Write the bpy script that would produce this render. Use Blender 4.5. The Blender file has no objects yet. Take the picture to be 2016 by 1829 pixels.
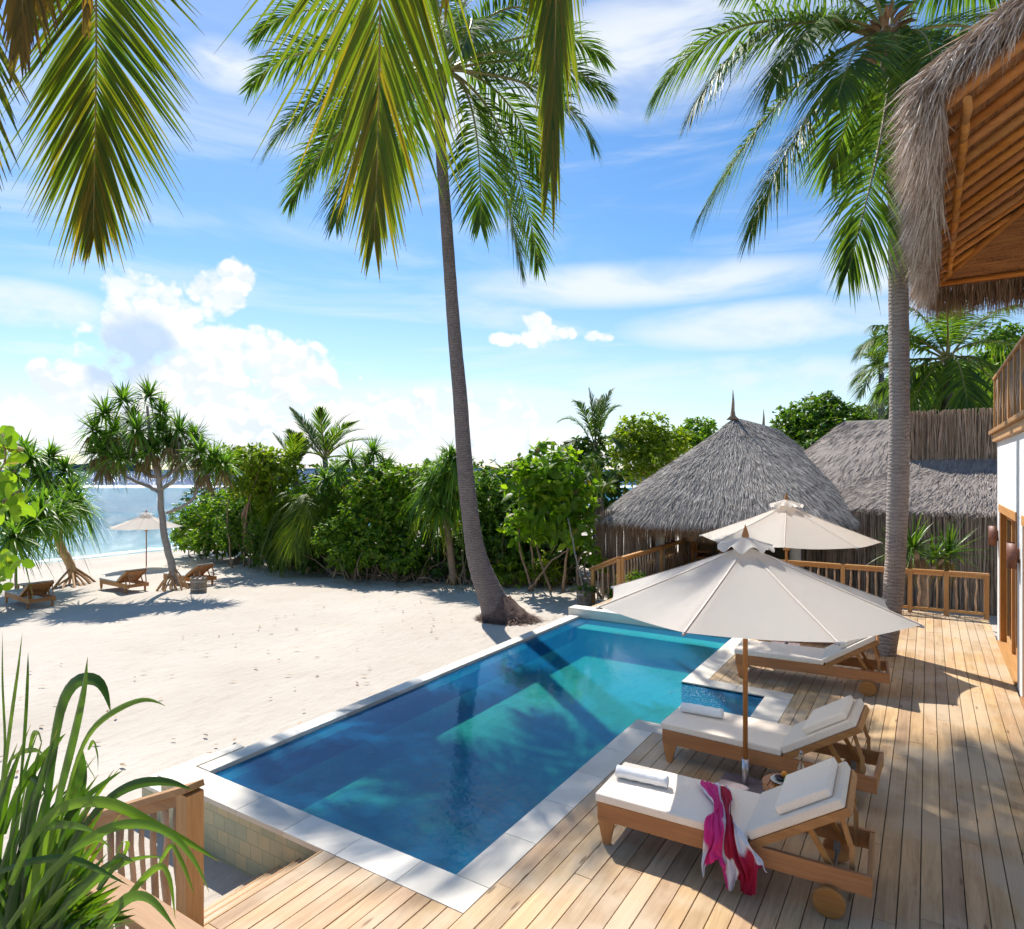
import bpy, math, random
import numpy as np
from mathutils import Vector, Matrix
R=math.radians
rs=np.random.RandomState(7); random.seed(7)
scene=bpy.context.scene; COL=scene.collection
# ---------------------------------------------------------------- survey frame
# world: Y along the pool, X to the villa, deck at z=0. The viewpoint is a balcony 3.2 m above the deck.
H=3.2; FP=1290.0; PCX=1008.0; HZ=924.0; TH=math.atan(820/1290.)
SN,CS=math.sin(TH),math.cos(TH)
FWD=np.array([-SN,CS,0.]); RGT=np.array([CS,SN,0.])
def pt(px,py,d):
    l=(px-PCX)/FP*d; z=H-(py-HZ)/FP*d
    p=FWD*d+RGT*l; return np.array([p[0],p[1],z])
def gp(px,py,z=0.):
    d=FP*(H-z)/(py-HZ); return pt(px,py,d)
def sandz(X,Y=0.):
    t=np.clip((-8-np.asarray(X,float))/29.4,0,1); return -.58-.92*t
def gs(px,py):
    z=-.8
    for i in range(20): p=gp(px,py,z); z=float(sandz(p[0]))
    return p
def on(px,Y,z):   # point on the sight line column px at world Y
    k=(px-PCX)/FP; d=Y/(CS+SN*k); p=FWD*d+RGT*k*d; return np.array([p[0],Y,z]),d
# ---------------------------------------------------------------- node helper
class NT:
    def __init__(s,tree): s.t=tree; s.n=tree.nodes; s.l=tree.links
    def node(s,typ,**kw):
        n=s.n.new(typ)
        for k,v in kw.items(): setattr(n,k,v)
        return n
    def set(s,sock,v):
        if hasattr(v,'is_output') or isinstance(v,bpy.types.NodeSocket): s.l.new(v,sock)
        else:
            if sock.type=='RGBA' and len(v)==3: v=(*v,1)
            sock.default_value=v
    def m(s,op,a,b=None,c=None,clamp=False):
        n=s.node('ShaderNodeMath',operation=op); n.use_clamp=clamp; s.set(n.inputs[0],a)
        if b is not None: s.set(n.inputs[1],b)
        if c is not None: s.set(n.inputs[2],c)
        return n.outputs[0]
    def mix(s,f,a,b,mode='MIX'):
        n=s.node('ShaderNodeMix',data_type='RGBA',blend_type=mode); s.set(n.inputs[0],f); s.set(n.inputs[6],a); s.set(n.inputs[7],b); return n.outputs[2]
    def noise(s,vec,scale,detail=4,rough=.55,dist=0.):
        n=s.node('ShaderNodeTexNoise'); 
        if vec is not None: s.l.new(vec,n.inputs['Vector'])
        n.inputs['Scale'].default_value=scale; n.inputs['Detail'].default_value=detail; n.inputs['Roughness'].default_value=rough; n.inputs['Distortion'].default_value=dist
        return n.outputs['Fac']
    def ramp(s,f,stops):
        n=s.node('ShaderNodeValToRGB'); s.set(n.inputs[0],f); e=n.color_ramp.elements
        while len(e)<len(stops): e.new(.5)
        for i,(p,c) in enumerate(stops):
            e[i].position=p; e[i].color=(*c,1) if len(c)==3 else c
        return n.outputs[0]
    def rng(s,f,a,b,c,d,smooth=False):
        n=s.node('ShaderNodeMapRange'); n.interpolation_type='SMOOTHSTEP' if smooth else 'LINEAR'
        s.set(n.inputs[0],f)
        for i,v in enumerate((a,b,c,d)): n.inputs[1+i].default_value=v
        return n.outputs[0]
    def vmap(s,vec,scale=(1,1,1),loc=(0,0,0),rot=(0,0,0)):
        n=s.node('ShaderNodeMapping'); s.l.new(vec,n.inputs[0]); n.inputs['Scale'].default_value=scale; n.inputs['Location'].default_value=loc; n.inputs['Rotation'].default_value=rot; return n.outputs[0]
    def bump(s,h,strength=.3,dist=.01,normal=None):
        n=s.node('ShaderNodeBump'); s.l.new(h,n.inputs['Height']); n.inputs['Strength'].default_value=strength; n.inputs['Distance'].default_value=dist
        if normal: s.l.new(normal,n.inputs['Normal'])
        return n.outputs[0]
def newmat(name):
    m=bpy.data.materials.new(name); m.use_nodes=True; t=NT(m.node_tree); t.n.clear()
    t.out=t.node('ShaderNodeOutputMaterial'); t.tc=t.node('ShaderNodeTexCoord'); return m,t
def attr(t,name):
    n=t.node('ShaderNodeAttribute'); n.attribute_name=name; return n.outputs['Fac']
def princ(t,col,rough=.7,normal=None,**kw):
    p=t.node('ShaderNodeBsdfPrincipled'); t.set(p.inputs['Base Color'],col); t.set(p.inputs['Roughness'],rough)
    if normal is not None: t.l.new(normal,p.inputs['Normal'])
    for k,v in kw.items(): t.set(p.inputs[k.replace('_',' ')],v)
    return p
# ---------------------------------------------------------------- materials
def wood(name,c1,c2,axis='X',grain=1.,rough=.6,wear=None,knots=False):
    m,t=newmat(name); o=t.tc.outputs['Object']; rnd=attr(t,'rnd')
    sc={'X':(.7,11,11),'Y':(11,.7,11),'Z':(11,11,.7)}[axis]
    cm=t.node('ShaderNodeCombineXYZ'); t.l.new(t.m('MULTIPLY',rnd,37.),cm.inputs[0]); t.l.new(t.m('MULTIPLY',rnd,13.),cm.inputs[1]); t.l.new(t.m('MULTIPLY',rnd,23.),cm.inputs[2])
    ad=t.node('ShaderNodeVectorMath',operation='ADD'); t.l.new(o,ad.inputs[0]); t.l.new(cm.outputs[0],ad.inputs[1])
    v=t.vmap(ad.outputs[0],sc)
    n=t.noise(v,grain*1.6,6,.65,.6); n2=t.noise(v,grain*9,3,.6)
    f=t.m('ADD',t.m('MULTIPLY',n,.75),t.m('MULTIPLY',n2,.25))
    col=t.ramp(f,[(.28,c2),(.7,c1)])
    val=t.rng(rnd,0,1,.78,1.2)
    hs=t.node('ShaderNodeHueSaturation'); t.l.new(col,hs.inputs['Color']); t.l.new(val,hs.inputs['Value'])
    t.l.new(t.rng(t.m('FRACT',t.m('MULTIPLY',rnd,7.3)),0,1,.494,.505),hs.inputs['Hue']); t.l.new(t.rng(t.m('FRACT',t.m('MULTIPLY',rnd,5.1)),0,1,.98,1.10),hs.inputs['Saturation'])
    c=hs.outputs[0]
    if wear:
        w=t.noise(o,.9,4,.6); c=t.mix(t.rng(w,.42,.62,0,.75,True),c,wear)
    if knots:
        vo=t.node('ShaderNodeTexVoronoi'); vo.feature='F1'; t.l.new(t.vmap(ad.outputs[0],(7,1.5,7) if axis=='Y' else (2,6,6)),vo.inputs['Vector']); vo.inputs['Scale'].default_value=1.
        k=t.rng(vo.outputs['Distance'],.05,.13,.75,0,True); c=t.mix(k,c,(c2[0]*.4,c2[1]*.33,c2[2]*.28))
    p=princ(t,c,rough,t.bump(f,.35,.004)); p.inputs['Specular IOR Level'].default_value=.3; t.l.new(p.outputs[0],t.out.inputs[0]); return m
def plain(name,c1,c2,scale=6.,rough=.8,bump=.3,dist=.01,detail=6,stretch=(1,1,1),**kw):
    m,t=newmat(name); v=t.vmap(t.tc.outputs['Object'],stretch); n=t.noise(v,scale,detail,.6)
    col=t.ramp(n,[(.3,c1),(.7,c2)])
    rnd=attr(t,'rnd'); hs=t.node('ShaderNodeHueSaturation'); t.l.new(col,hs.inputs['Color']); t.l.new(t.rng(rnd,0,1,.8,1.2),hs.inputs['Value'])
    p=princ(t,hs.outputs[0],rough,t.bump(n,bump,dist),**kw); t.l.new(p.outputs[0],t.out.inputs[0]); return m
def leafmat(name,stops,tip=None,trans=.4,rough=.42,spec=.4,tipat=.86,base=None):
    """stops: colours over the per-leaf random value; tip: colour of the dried tip"""
    m,t=newmat(name); rnd=attr(t,'rnd'); tt=attr(t,'tt')
    k=len(stops); col=t.ramp(rnd,[(i/(k-1.),c) for i,c in enumerate(stops)])
    n=t.noise(t.tc.outputs['Object'],3.,3); col=t.mix(t.rng(n,.35,.7,0,.2),col,stops[-1])
    if not tip: col=t.mix(t.rng(rnd,.955,.965,0,.85),col,(.24,.15,.05))
    if tip: col=t.mix(t.rng(tt,tipat,min(tipat+.1,1.),0,1,True),col,tip)
    if base: col=t.mix(t.rng(tt,0,.25,.9,0,True),col,base)
    p=princ(t,col,rough); p.inputs['Specular IOR Level'].default_value=spec
    tr=t.node('ShaderNodeBsdfTranslucent'); t.l.new(t.mix(1.,col,(1.6,1.75,.7),'MULTIPLY'),tr.inputs[0])
    mx=t.node('ShaderNodeMixShader'); mx.inputs[0].default_value=trans; t.l.new(p.outputs[0],mx.inputs[1]); t.l.new(tr.outputs[0],mx.inputs[2]); t.l.new(mx.outputs[0],t.out.inputs[0]); return m
M={}
M['deck']=wood('deck boards',(.66,.46,.265),(.36,.22,.115),'Y',1.,.62,(.58,.46,.32),True)
for a in 'XYZ': M['teak'+a]=wood('oiled teak '+a,(.57,.275,.105),(.34,.145,.05),a,1.,.45)
for a in 'XYZ': M['pine'+a]=wood('pale rail timber '+a,(.60,.345,.15),(.37,.185,.07),a,1.,.55)
M['greywood']=wood('weathered wood',(.40,.33,.25),(.2,.15,.11),'X',1.,.8)
M['logwood']=wood('roof pole wood',(.72,.34,.11),(.42,.17,.05),'X',.6,.6)
M['bark']=plain('stick bark',(.20,.135,.095),(.36,.26,.19),14,.9,.5,.006,4,(1,1,.3))
M['stickgrey']=plain('grey stick bark',(.19,.145,.115),(.42,.33,.26),9,.9,.5,.006,4,(1,1,.3))
M['baluster']=plain('peeled branch',(.30,.19,.12),(.55,.38,.25),12,.8,.4,.005,4,(1,1,.3))
M['stone']=plain('cream coping stone',(.66,.595,.495),(.78,.715,.61),2.2,.6,.12,.004)
M['plaster']=plain('white plaster',(.74,.73,.71),(.82,.81,.79),3,.85,.1,.003)
M['cream']=plain('cream plaster',(.50,.40,.26),(.60,.49,.33),3,.85,.1,.003)
M['cushion']=plain('cream canvas cushion',(.78,.665,.545),(.84,.725,.60),60,.9,.15,.002,3)
M['towel']=plain('white terry towel',(.80,.80,.80),(.86,.86,.86),180,.95,.6,.004,3)
M['greycush']=plain('grey beige cushion',(.42,.40,.36),(.52,.5,.46),40,.9,.2,.002,3)
M['steel']=plain('brushed steel',(.38,.38,.40),(.5,.5,.52),40,.35,.05,.001,3,(1,1,1),Metallic=.9)
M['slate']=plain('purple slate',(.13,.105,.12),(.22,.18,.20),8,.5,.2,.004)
M['rust']=plain('rust brown metal',(.16,.055,.03),(.25,.095,.055),10,.5,.2,.002)
M['ceramic']=plain('glazed ceramic',(.55,.49,.40),(.62,.56,.47),30,.25,.02,.001)
M['darkbowl']=plain('dark glaze',(.035,.02,.03),(.06,.03,.045),30,.25,.02,.001)
M['orange']=plain('orange peel',(.75,.22,.02),(.85,.32,.03),60,.45,.2,.001)
M['lime']=plain('lime peel',(.22,.50,.03),(.34,.62,.05),60,.4,.2,.001)
M['seed']=plain('husk fibre',(.10,.055,.03),(.24,.13,.07),20,.95,.6,.01)
M['column']=plain('pale grey column',(.42,.42,.41),(.52,.52,.50),6,.85,.3,.01)
M['root']=plain('root brown',(.075,.045,.035),(.20,.125,.095),9,.95,.8,.03,6)
# canopy cloth: translucent
def cloth(name,c,trans=.3):
    m,t=newmat(name); n=t.noise(t.tc.outputs['Object'],90,3); n2=t.noise(t.tc.outputs['Object'],1.6,3)
    col=t.mix(t.rng(n2,.35,.7,0,.25),c,tuple(x*.86 for x in c))
    p=princ(t,col,.9,t.bump(t.m('ADD',n2,t.m('MULTIPLY',n,.05)),.25,.03)); tr=t.node('ShaderNodeBsdfTranslucent'); t.l.new(col,tr.inputs[0])
    mx=t.node('ShaderNodeMixShader'); mx.inputs[0].default_value=trans; t.l.new(p.outputs[0],mx.inputs[1]); t.l.new(tr.outputs[0],mx.inputs[2]); t.l.new(mx.outputs[0],t.out.inputs[0]); return m
M['canvas']=cloth('umbrella canvas',(.90,.84,.765),.55)
# sarong: stripes across its width
def sarong():
    m,t=newmat('sarong cloth'); r=attr(t,'rnd')
    c=t.ramp(r,[(0,(.80,.80,.84)),(.04,(.80,.80,.84)),(.07,(.78,.03,.26)),(.46,(.74,.04,.27)),(.49,(.82,.74,.80)),(.60,(.82,.80,.84)),(.62,(.38,.003,.035)),(.88,(.46,.005,.05)),(.91,(.82,.80,.84)),(1,(.8,.8,.84))])
    p=princ(t,c,.75); tr=t.node('ShaderNodeBsdfTranslucent'); t.l.new(c,tr.inputs[0])
    mx=t.node('ShaderNodeMixShader'); mx.inputs[0].default_value=.25; t.l.new(p.outputs[0],mx.inputs[1]); t.l.new(tr.outputs[0],mx.inputs[2]); t.l.new(mx.outputs[0],t.out.inputs[0]); return m
M['sarong']=sarong()
# glass
def glass():
    m,t=newmat('clear glass'); g=t.node('ShaderNodeBsdfGlossy'); g.inputs['Roughness'].default_value=.02
    tr=t.node('ShaderNodeBsdfTransparent'); tr.inputs[0].default_value=(.93,.96,.95,1); lw=t.node('ShaderNodeLayerWeight'); lw.inputs[0].default_value=.35
    mx=t.node('ShaderNodeMixShader'); t.l.new(t.m('ADD',t.m('MULTIPLY',lw.outputs['Facing'],.6),.08),mx.inputs[0]); t.l.new(tr.outputs[0],mx.inputs[1]); t.l.new(g.outputs[0],mx.inputs[2]); t.l.new(mx.outputs[0],t.out.inputs[0]); return m
M['glass']=glass()
M['seam']=plain('canvas seam',(.66,.58,.50),(.74,.66,.57),60,.9,.1,.001)
def winglass():
    m,t=newmat('window glass'); p=princ(t,(.02,.03,.03),.03); p.inputs['Specular IOR Level'].default_value=.9; t.l.new(p.outputs[0],t.out.inputs[0]); return m
M['winglass']=winglass()
# palm trunk bark with rings
def bark(name,c1,c2,ring=7.):
    m,t=newmat(name); o=t.tc.outputs['Object']; n=t.noise(o,5,5)
    w=t.node('ShaderNodeTexWave'); w.wave_type='BANDS'; w.bands_direction='Z'; t.l.new(o,w.inputs[0]); w.inputs['Scale'].default_value=ring; w.inputs['Distortion'].default_value=7; w.inputs['Detail'].default_value=4; w.inputs['Detail Scale'].default_value=1.6
    f=t.m('ADD',t.m('MULTIPLY',w.outputs['Fac'],.35),t.m('MULTIPLY',n,.65))
    c=t.ramp(f,[(.2,c2),(.42,tuple((a+b)/2 for a,b in zip(c1,c2))),(.75,c1)])
    fine=t.noise(t.vmap(o,(30,30,6)),1.,4); c=t.mix(t.rng(fine,.55,.75,0,.5),c,tuple(x*.45 for x in c2))
    p=princ(t,c,.9,t.bump(t.m('ADD',f,t.m('MULTIPLY',fine,.3)),.9,.03)); t.l.new(p.outputs[0],t.out.inputs[0]); return m
M['palmbark']=bark('palm bark',(.235,.19,.175),(.115,.09,.085),5.5)
M['sticktan']=plain('tan stick bark',(.27,.18,.12),(.52,.37,.26),9,.9,.5,.006,4,(1,1,.3))
M['palmbarkpale']=bark('pale palm bark',(.37,.315,.29),(.205,.17,.155),5.0)
M['branch']=plain('branch bark',(.20,.13,.085),(.36,.25,.17),8,.9,.5,.01)
M['branchgrey']=plain('grey branch bark',(.24,.20,.17),(.40,.34,.29),8,.9,.5,.01)
M['prop']=plain('prop root',(.36,.19,.08),(.55,.33,.16),10,.8,.4,.01)
# thatch
def thatch(name,c1,c2,c3):
    m,t=newmat(name); rnd=attr(t,'rnd'); n=t.noise(t.tc.outputs['Object'],1.1,4)
    c=t.ramp(rnd,[(0,c3),(.35,c2),(.8,c1),(1,tuple(min(1,x*1.25) for x in c1))]); c=t.mix(t.rng(n,.4,.65,0,.4,True),c,c2)
    p=princ(t,c,.75); t.l.new(p.outputs[0],t.out.inputs[0]); return m
M['thatch']=thatch('weathered grey thatch',(.54,.50,.465),(.32,.29,.265),(.12,.10,.088))
M['thatchfar']=thatch('brown grey thatch',(.44,.38,.34),(.28,.235,.205),(.14,.115,.095))
M['thatchnear']=thatch('pale straw thatch',(.80,.70,.61),(.46,.34,.255),(.14,.085,.055))
M['fringe']=thatch('brown straw fringe',(.40,.27,.165),(.26,.165,.095),(.13,.08,.045))
def woven():
    m,t=newmat('woven reed matting'); o=t.tc.outputs['Object']; n=t.noise(t.vmap(o,(1.,1.,38)),1.6,3); n2=t.noise(t.vmap(o,(30,30,60)),1.,3)
    f=t.m('ADD',t.m('MULTIPLY',n,.6),t.m('MULTIPLY',n2,.4)); c=t.ramp(f,[(.35,(.13,.05,.016)),(.65,(.46,.205,.065))])
    p=princ(t,c,.8,t.bump(f,.8,.02)); t.l.new(p.outputs[0],t.out.inputs[0]); return m
M['woven']=woven()
# leaves
GR=(.10,.055,.025)
M['palmfar']=leafmat('palm leaflets',[(.040,.088,.024),(.080,.150,.022),(.165,.235,.025)],(.28,.21,.07),.52,.5,.25,.9)
M['palmnear']=leafmat('backlit palm leaflets',[(.030,.070,.012),(.062,.120,.012),(.130,.170,.012),(.26,.18,.015)],(.085,.05,.025),.55,.45,.4,.90)
M['palmdry']=leafmat('drying palm leaflets',[(.10,.085,.015),(.20,.13,.02),(.26,.14,.025)],(.12,.06,.03),.5,.5,.3,.8)
M['rachis']=plain('palm midrib',(.17,.16,.045),(.27,.23,.07),10,.5,.2,.005)
M['rachisnear']=plain('yellow brown midrib',(.20,.13,.04),(.34,.24,.075),10,.5,.2,.005)
M['palmyoung']=leafmat('young palm leaflets',[(.05,.11,.014),(.12,.19,.016),(.22,.26,.022)],(.25,.2,.06),.52,.5,.3,.9)
M['pandan']=leafmat('pandanus leaves',[(.052,.130,.024),(.100,.205,.026),(.19,.30,.035)],(.28,.22,.07),.48,.42,.4,.9)
M['pandry']=leafmat('dry pandanus leaves',[(.20,.13,.075),(.30,.20,.12),(.16,.14,.05)],None,.3,.7,.2)
M['shrubA']=leafmat('glossy shrub leaves',[(.055,.14,.012),(.125,.235,.014),(.26,.35,.02)],None,.46,.45,.4)
M['shrubB']=leafmat('yellow green leaves',[(.095,.17,.012),(.20,.28,.015),(.33,.37,.022)],None,.48,.45,.4)
M['shrubC']=leafmat('deep green leaves',[(.038,.10,.014),(.085,.175,.016),(.17,.26,.02)],None,.44,.45,.4)
M['bigleaf']=leafmat('broad light leaves',[(.075,.17,.012),(.16,.27,.014),(.28,.38,.02)],None,.5,.45,.4)
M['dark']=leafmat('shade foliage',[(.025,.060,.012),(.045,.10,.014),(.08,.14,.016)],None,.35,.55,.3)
M['strap']=leafmat('strap leaves',[(.018,.052,.008),(.035,.090,.010),(.080,.155,.012),(.16,.25,.018)],(.25,.20,.05),.40,.36,.45,.93)
# ---------------------------------------------------------------- mesh builders
def link(name,me,mat,parent=None,origin=None,bevel=0,segs=2,smooth=True):
    o=bpy.data.objects.new(name,me); COL.objects.link(o)
    if mat is not None: me.materials.append(mat)
    if parent is not None: o.parent=parent
    if bevel:
        b=o.modifiers.new('bevel','BEVEL'); b.width=bevel; b.segments=segs; b.limit_method='ANGLE'; b.angle_limit=R(40)
    return o
def world_of(parent):
    v=np.zeros(3)
    while parent is not None: v+=np.array(parent.location); parent=parent.parent
    return v
class MB:
    """collects boxes, bars, tubes and sheets into ONE mesh"""
    def __init__(s): s.v=[]; s.f=[]; s.r=[]; s.sm=[]
    def add(s,vs,fs,r=None,smooth=False):
        b=len(s.v); r=random.random() if r is None else r
        s.v+=[tuple(map(float,p)) for p in vs]; s.r+=[r]*len(vs) if not isinstance(r,(list,np.ndarray)) else list(r)
        s.f+=[tuple(b+i for i in f) for f in fs]; s.sm+=[smooth]*len(fs); return s
    def box(s,x0,x1,y0,y1,z0,z1,r=None):
        return s.add([(x0,y0,z0),(x1,y0,z0),(x1,y1,z0),(x0,y1,z0),(x0,y0,z1),(x1,y0,z1),(x1,y1,z1),(x0,y1,z1)],
          [(0,3,2,1),(4,5,6,7),(0,1,5,4),(1,2,6,5),(2,3,7,6),(3,0,4,7)],r)
    def bar(s,a,b,w,h,up=(0,0,1),r=None,w2=None,h2=None):
        a,b=Vector(a),Vector(b); t=(b-a).normalized(); u=Vector(up); sd=t.cross(u)
        if sd.length<1e-4: sd=t.cross(Vector((1,0,0)))
        sd.normalize(); u=sd.cross(t); w2=w if w2 is None else w2; h2=h if h2 is None else h2; vs=[]
        for p,ww,hh in ((a,w,h),(b,w2,h2)):
            for i,j in ((-1,-1),(1,-1),(1,1),(-1,1)): vs.append(p+sd*ww*.5*i+u*hh*.5*j)
        return s.add(vs,[(0,1,2,3),(7,6,5,4),(0,4,5,1),(1,5,6,2),(2,6,7,3),(3,7,4,0)],r)
    def tube(s,pts,rad,n=8,r=None,caps=True,smooth=True):
        pts=[Vector(p) for p in pts]; k=len(pts)
        if not hasattr(rad,'__len__'): rad=[rad]*k
        vs=[];fs=[]; ref=Vector((0,0,1))
        t0=(pts[-1]-pts[0]).normalized()
        if abs(t0.z)>.9: ref=Vector((1,0,0))
        for i,p in enumerate(pts):
            t=(pts[min(i+1,k-1)]-pts[max(i-1,0)]).normalized(); a=t.cross(ref)
            if a.length<1e-5: a=t.cross(Vector((0,1,0)))
            a.normalize(); b=t.cross(a)
            for j in range(n):
                q=2*math.pi*j/n; vs.append(p+(a*math.cos(q)+b*math.sin(q))*rad[i])
        for i in range(k-1):
            for j in range(n):
                j2=(j+1)%n; fs.append((i*n+j,i*n+j2,(i+1)*n+j2,(i+1)*n+j))
        s.add(vs,fs,r,smooth)
        if caps:
            b=len(s.v)-len(vs); s.f.append(tuple(b+j for j in range(n-1,-1,-1))); s.f.append(tuple(b+(k-1)*n+j for j in range(n))); s.sm+=[False,False]
        return s
    def lathe(s,prof,n=24,c=(0,0,0),r=None,axis='Z',smooth=True):
        vs=[];fs=[];k=len(prof)
        for (rr,z) in prof:
            for j in range(n):
                q=2*math.pi*j/n; x,y=rr*math.cos(q),rr*math.sin(q)
                p={'Z':(x,y,z),'Y':(x,z,y),'X':(z,x,y)}[axis]; vs.append((p[0]+c[0],p[1]+c[1],p[2]+c[2]))
        for i in range(k-1):
            for j in range(n):
                j2=(j+1)%n; fs.append((i*n+j,i*n+j2,(i+1)*n+j2,(i+1)*n+j))
        return s.add(vs,fs,r,smooth)
    def build(s,name,mat,parent=None,bevel=0,segs=2,local=False):
        off=np.zeros(3) if local else world_of(parent)
        me=bpy.data.meshes.new(name); me.from_pydata([(v[0]-off[0],v[1]-off[1],v[2]-off[2]) for v in s.v],[],s.f)
        a=me.attributes.new('rnd','FLOAT','POINT'); a.data.foreach_set('value',np.array(s.r,dtype=np.float32))
        me.polygons.foreach_set('use_smooth',s.sm); me.update()
        return link(name,me,mat,parent,bevel=bevel,segs=segs)
class NB:
    """numpy quad accumulator for foliage, thatch, sticks"""
    def __init__(s): s.V=[];s.F=[];s.R=[];s.T=[];s.n=0
    def grid(s,V,r=None,t=None):
        """V (N,a,b,3): N sheets"""
        N,a,b,_=V.shape
        idx=np.arange(N*a*b).reshape(N,a,b)+s.n
        F=np.stack([idx[:,:-1,:-1],idx[:,:-1,1:],idx[:,1:,1:],idx[:,1:,:-1]],-1).reshape(-1,4)
        s.V.append(V.reshape(-1,3)); s.F.append(F); s.n+=N*a*b
        r=rs.rand(N) if r is None else np.broadcast_to(r,(N,))
        s.R.append(np.repeat(r,a*b)); tt=np.linspace(0,1,a) if t is None else t
        s.T.append(np.broadcast_to(tt.reshape(1,a,1),(N,a,b)).reshape(-1))
    def ribbons(s,P,D,S,L,W,droop=0.,segs=3,prof=None,fold=0.,r=None,side=None):
        P=np.asarray(P,float);N=len(P);t=np.linspace(0,1,segs+1); L=np.broadcast_to(L,(N,));W=np.broadcast_to(W,(N,));droop=np.broadcast_to(droop,(N,))
        C=P[:,None]+D[:,None]*(L[:,None]*t)[...,None]
        C=C+np.array([0,0,-1.])*((droop*L)[:,None]*t**2)[...,None]
        if side is not None: C=C+side[:,None]*(L[:,None]*t**2)[...,None]
        pf=np.array([prof(x) for x in t]); w=(W[:,None]*pf)[...,None]*.5
        if fold:
            Nn=np.cross(S,D); Nn/=np.linalg.norm(Nn,axis=1,keepdims=True)+1e-9
            mid=C-Nn[:,None]*w*fold*2; V=np.stack([C-S[:,None]*w,mid,C+S[:,None]*w],2)
        else: V=np.stack([C-S[:,None]*w,C+S[:,None]*w],2)
        s.grid(V,r)
    def tubes(s,PT,rad,n=5,r=None):
        """PT (N,k,3), rad (N,k)"""
        PT=np.asarray(PT,float);N,k,_=PT.shape; rad=np.broadcast_to(rad,(N,k))
        T=np.gradient(PT,axis=1); T/=np.linalg.norm(T,axis=2,keepdims=True)+1e-9
        ref=np.where(np.abs(T[...,2:3])>.85,np.array([1.,0,0]),np.array([0,0,1.])); A=np.cross(T,ref);A/=np.linalg.norm(A,axis=2,keepdims=True)+1e-9;B=np.cross(T,A)
        q=np.linspace(0,2*np.pi,n+1); V=PT[:,:,None]+rad[:,:,None,None]*(A[:,:,None]*np.cos(q)[:,None]+B[:,:,None]*np.sin(q)[:,None]); s.grid(V,r)
    def build(s,name,mat,parent=None,local=False,smooth=False):
        V=np.concatenate(s.V);F=np.concatenate(s.F);off=np.zeros(3) if local else world_of(parent); V=(V-off).astype(np.float32)
        me=bpy.data.meshes.new(name); me.vertices.add(len(V)); me.vertices.foreach_set('co',V.ravel()); me.loops.add(F.size); me.loops.foreach_set('vertex_index',F.ravel().astype(np.int32))
        me.polygons.add(len(F)); me.polygons.foreach_set('loop_start',np.arange(0,F.size,4,dtype=np.int32)); me.polygons.foreach_set('loop_total',np.full(len(F),4,dtype=np.int32))
        if smooth: me.polygons.foreach_set('use_smooth',np.ones(len(F),dtype=bool))
        a=me.attributes.new('rnd','FLOAT','POINT'); a.data.foreach_set('value',np.concatenate(s.R).astype(np.float32))
        a=me.attributes.new('tt','FLOAT','POINT'); a.data.foreach_set('value',np.concatenate(s.T).astype(np.float32))
        me.update(calc_edges=True); return link(name,me,mat,parent)
def unit(a): a=np.asarray(a,float); return a/(np.linalg.norm(a,axis=-1,keepdims=True)+1e-9)
def tag(o,label,cat=None,group=None,kind=None):
    if label: o['label']=label
    if cat: o['category']=cat
    if group: o['group']=group
    if kind: o['kind']=kind
    return o
def thing(name,label,cat,loc=(0,0,0),rz=0,group=None):
    o=bpy.data.objects.new(name,None); COL.objects.link(o); o.location=tuple(map(float,loc)); o.rotation_euler=(0,0,rz); o.empty_display_size=.1
    return tag(o,label,cat,group)
def dup(root,loc,rz,label,group=None,skip=()):
    r=root.copy(); COL.objects.link(r); r.location=tuple(map(float,loc)); r.rotation_euler=(0,0,rz); r['label']=label
    if group: r['group']=group
    for ch in [o for o in list(bpy.data.objects) if o.parent==root]:
        if ch.name.split('.')[0] in skip: continue
        c=ch.copy(); COL.objects.link(c); c.parent=r
        for g in [o for o in list(bpy.data.objects) if o.parent==ch]:
            d=g.copy(); COL.objects.link(d); d.parent=c
    return r
# ================================================================ camera, sun, sky
cam=bpy.data.cameras.new('camera'); camo=bpy.data.objects.new('camera',cam); COL.objects.link(camo); scene.camera=camo
camo.location=(0,0,H); camo.rotation_euler=(R(90),0,TH); cam.sensor_fit='HORIZONTAL'; cam.sensor_width=36; cam.lens=FP/2016*36; cam.shift_y=9.5/2016; cam.clip_start=.05; cam.clip_end=20000
SUN_EL=R(51); sd=np.array([-.809,.588]) # towards the sun
sun=bpy.data.lights.new('sun','SUN'); sun.energy=4.3; sun.angle=R(.55); sun.color=(1,.95,.87); suno=bpy.data.objects.new('sun',sun); COL.objects.link(suno)
sdir=Vector((sd[0]*math.cos(SUN_EL),sd[1]*math.cos(SUN_EL),math.sin(SUN_EL))); suno.rotation_euler=sdir.to_track_quat('Z','Y').to_euler()
w=bpy.data.worlds.new('World'); scene.world=w; w.use_nodes=True; t=NT(w.node_tree); t.n.clear()
wo=t.node('ShaderNodeOutputWorld'); sky=t.node('ShaderNodeTexSky',sky_type='NISHITA'); sky.sun_disc=False; sky.sun_elevation=SUN_EL; sky.sun_rotation=math.atan2(sd[0],sd[1]); sky.altitude=0; sky.air_density=1.0; sky.dust_density=.25; sky.ozone_density=2.2
tc=t.node('ShaderNodeTexCoord'); sp=t.node('ShaderNodeSeparateXYZ'); t.l.new(tc.outputs['Generated'],sp.inputs[0])
x,y,z=sp.outputs
az=t.m('ARCTAN2',x,y); el=t.m('ARCSINE',z)   # compass angle from +Y towards +X, and height angle
def azel(px,py):
    v=FWD*FP+RGT*(px-PCX)+np.array([0,0,HZ-py]); v/=np.linalg.norm(v); return math.atan2(v[0],v[1]),math.asin(v[2])
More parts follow.
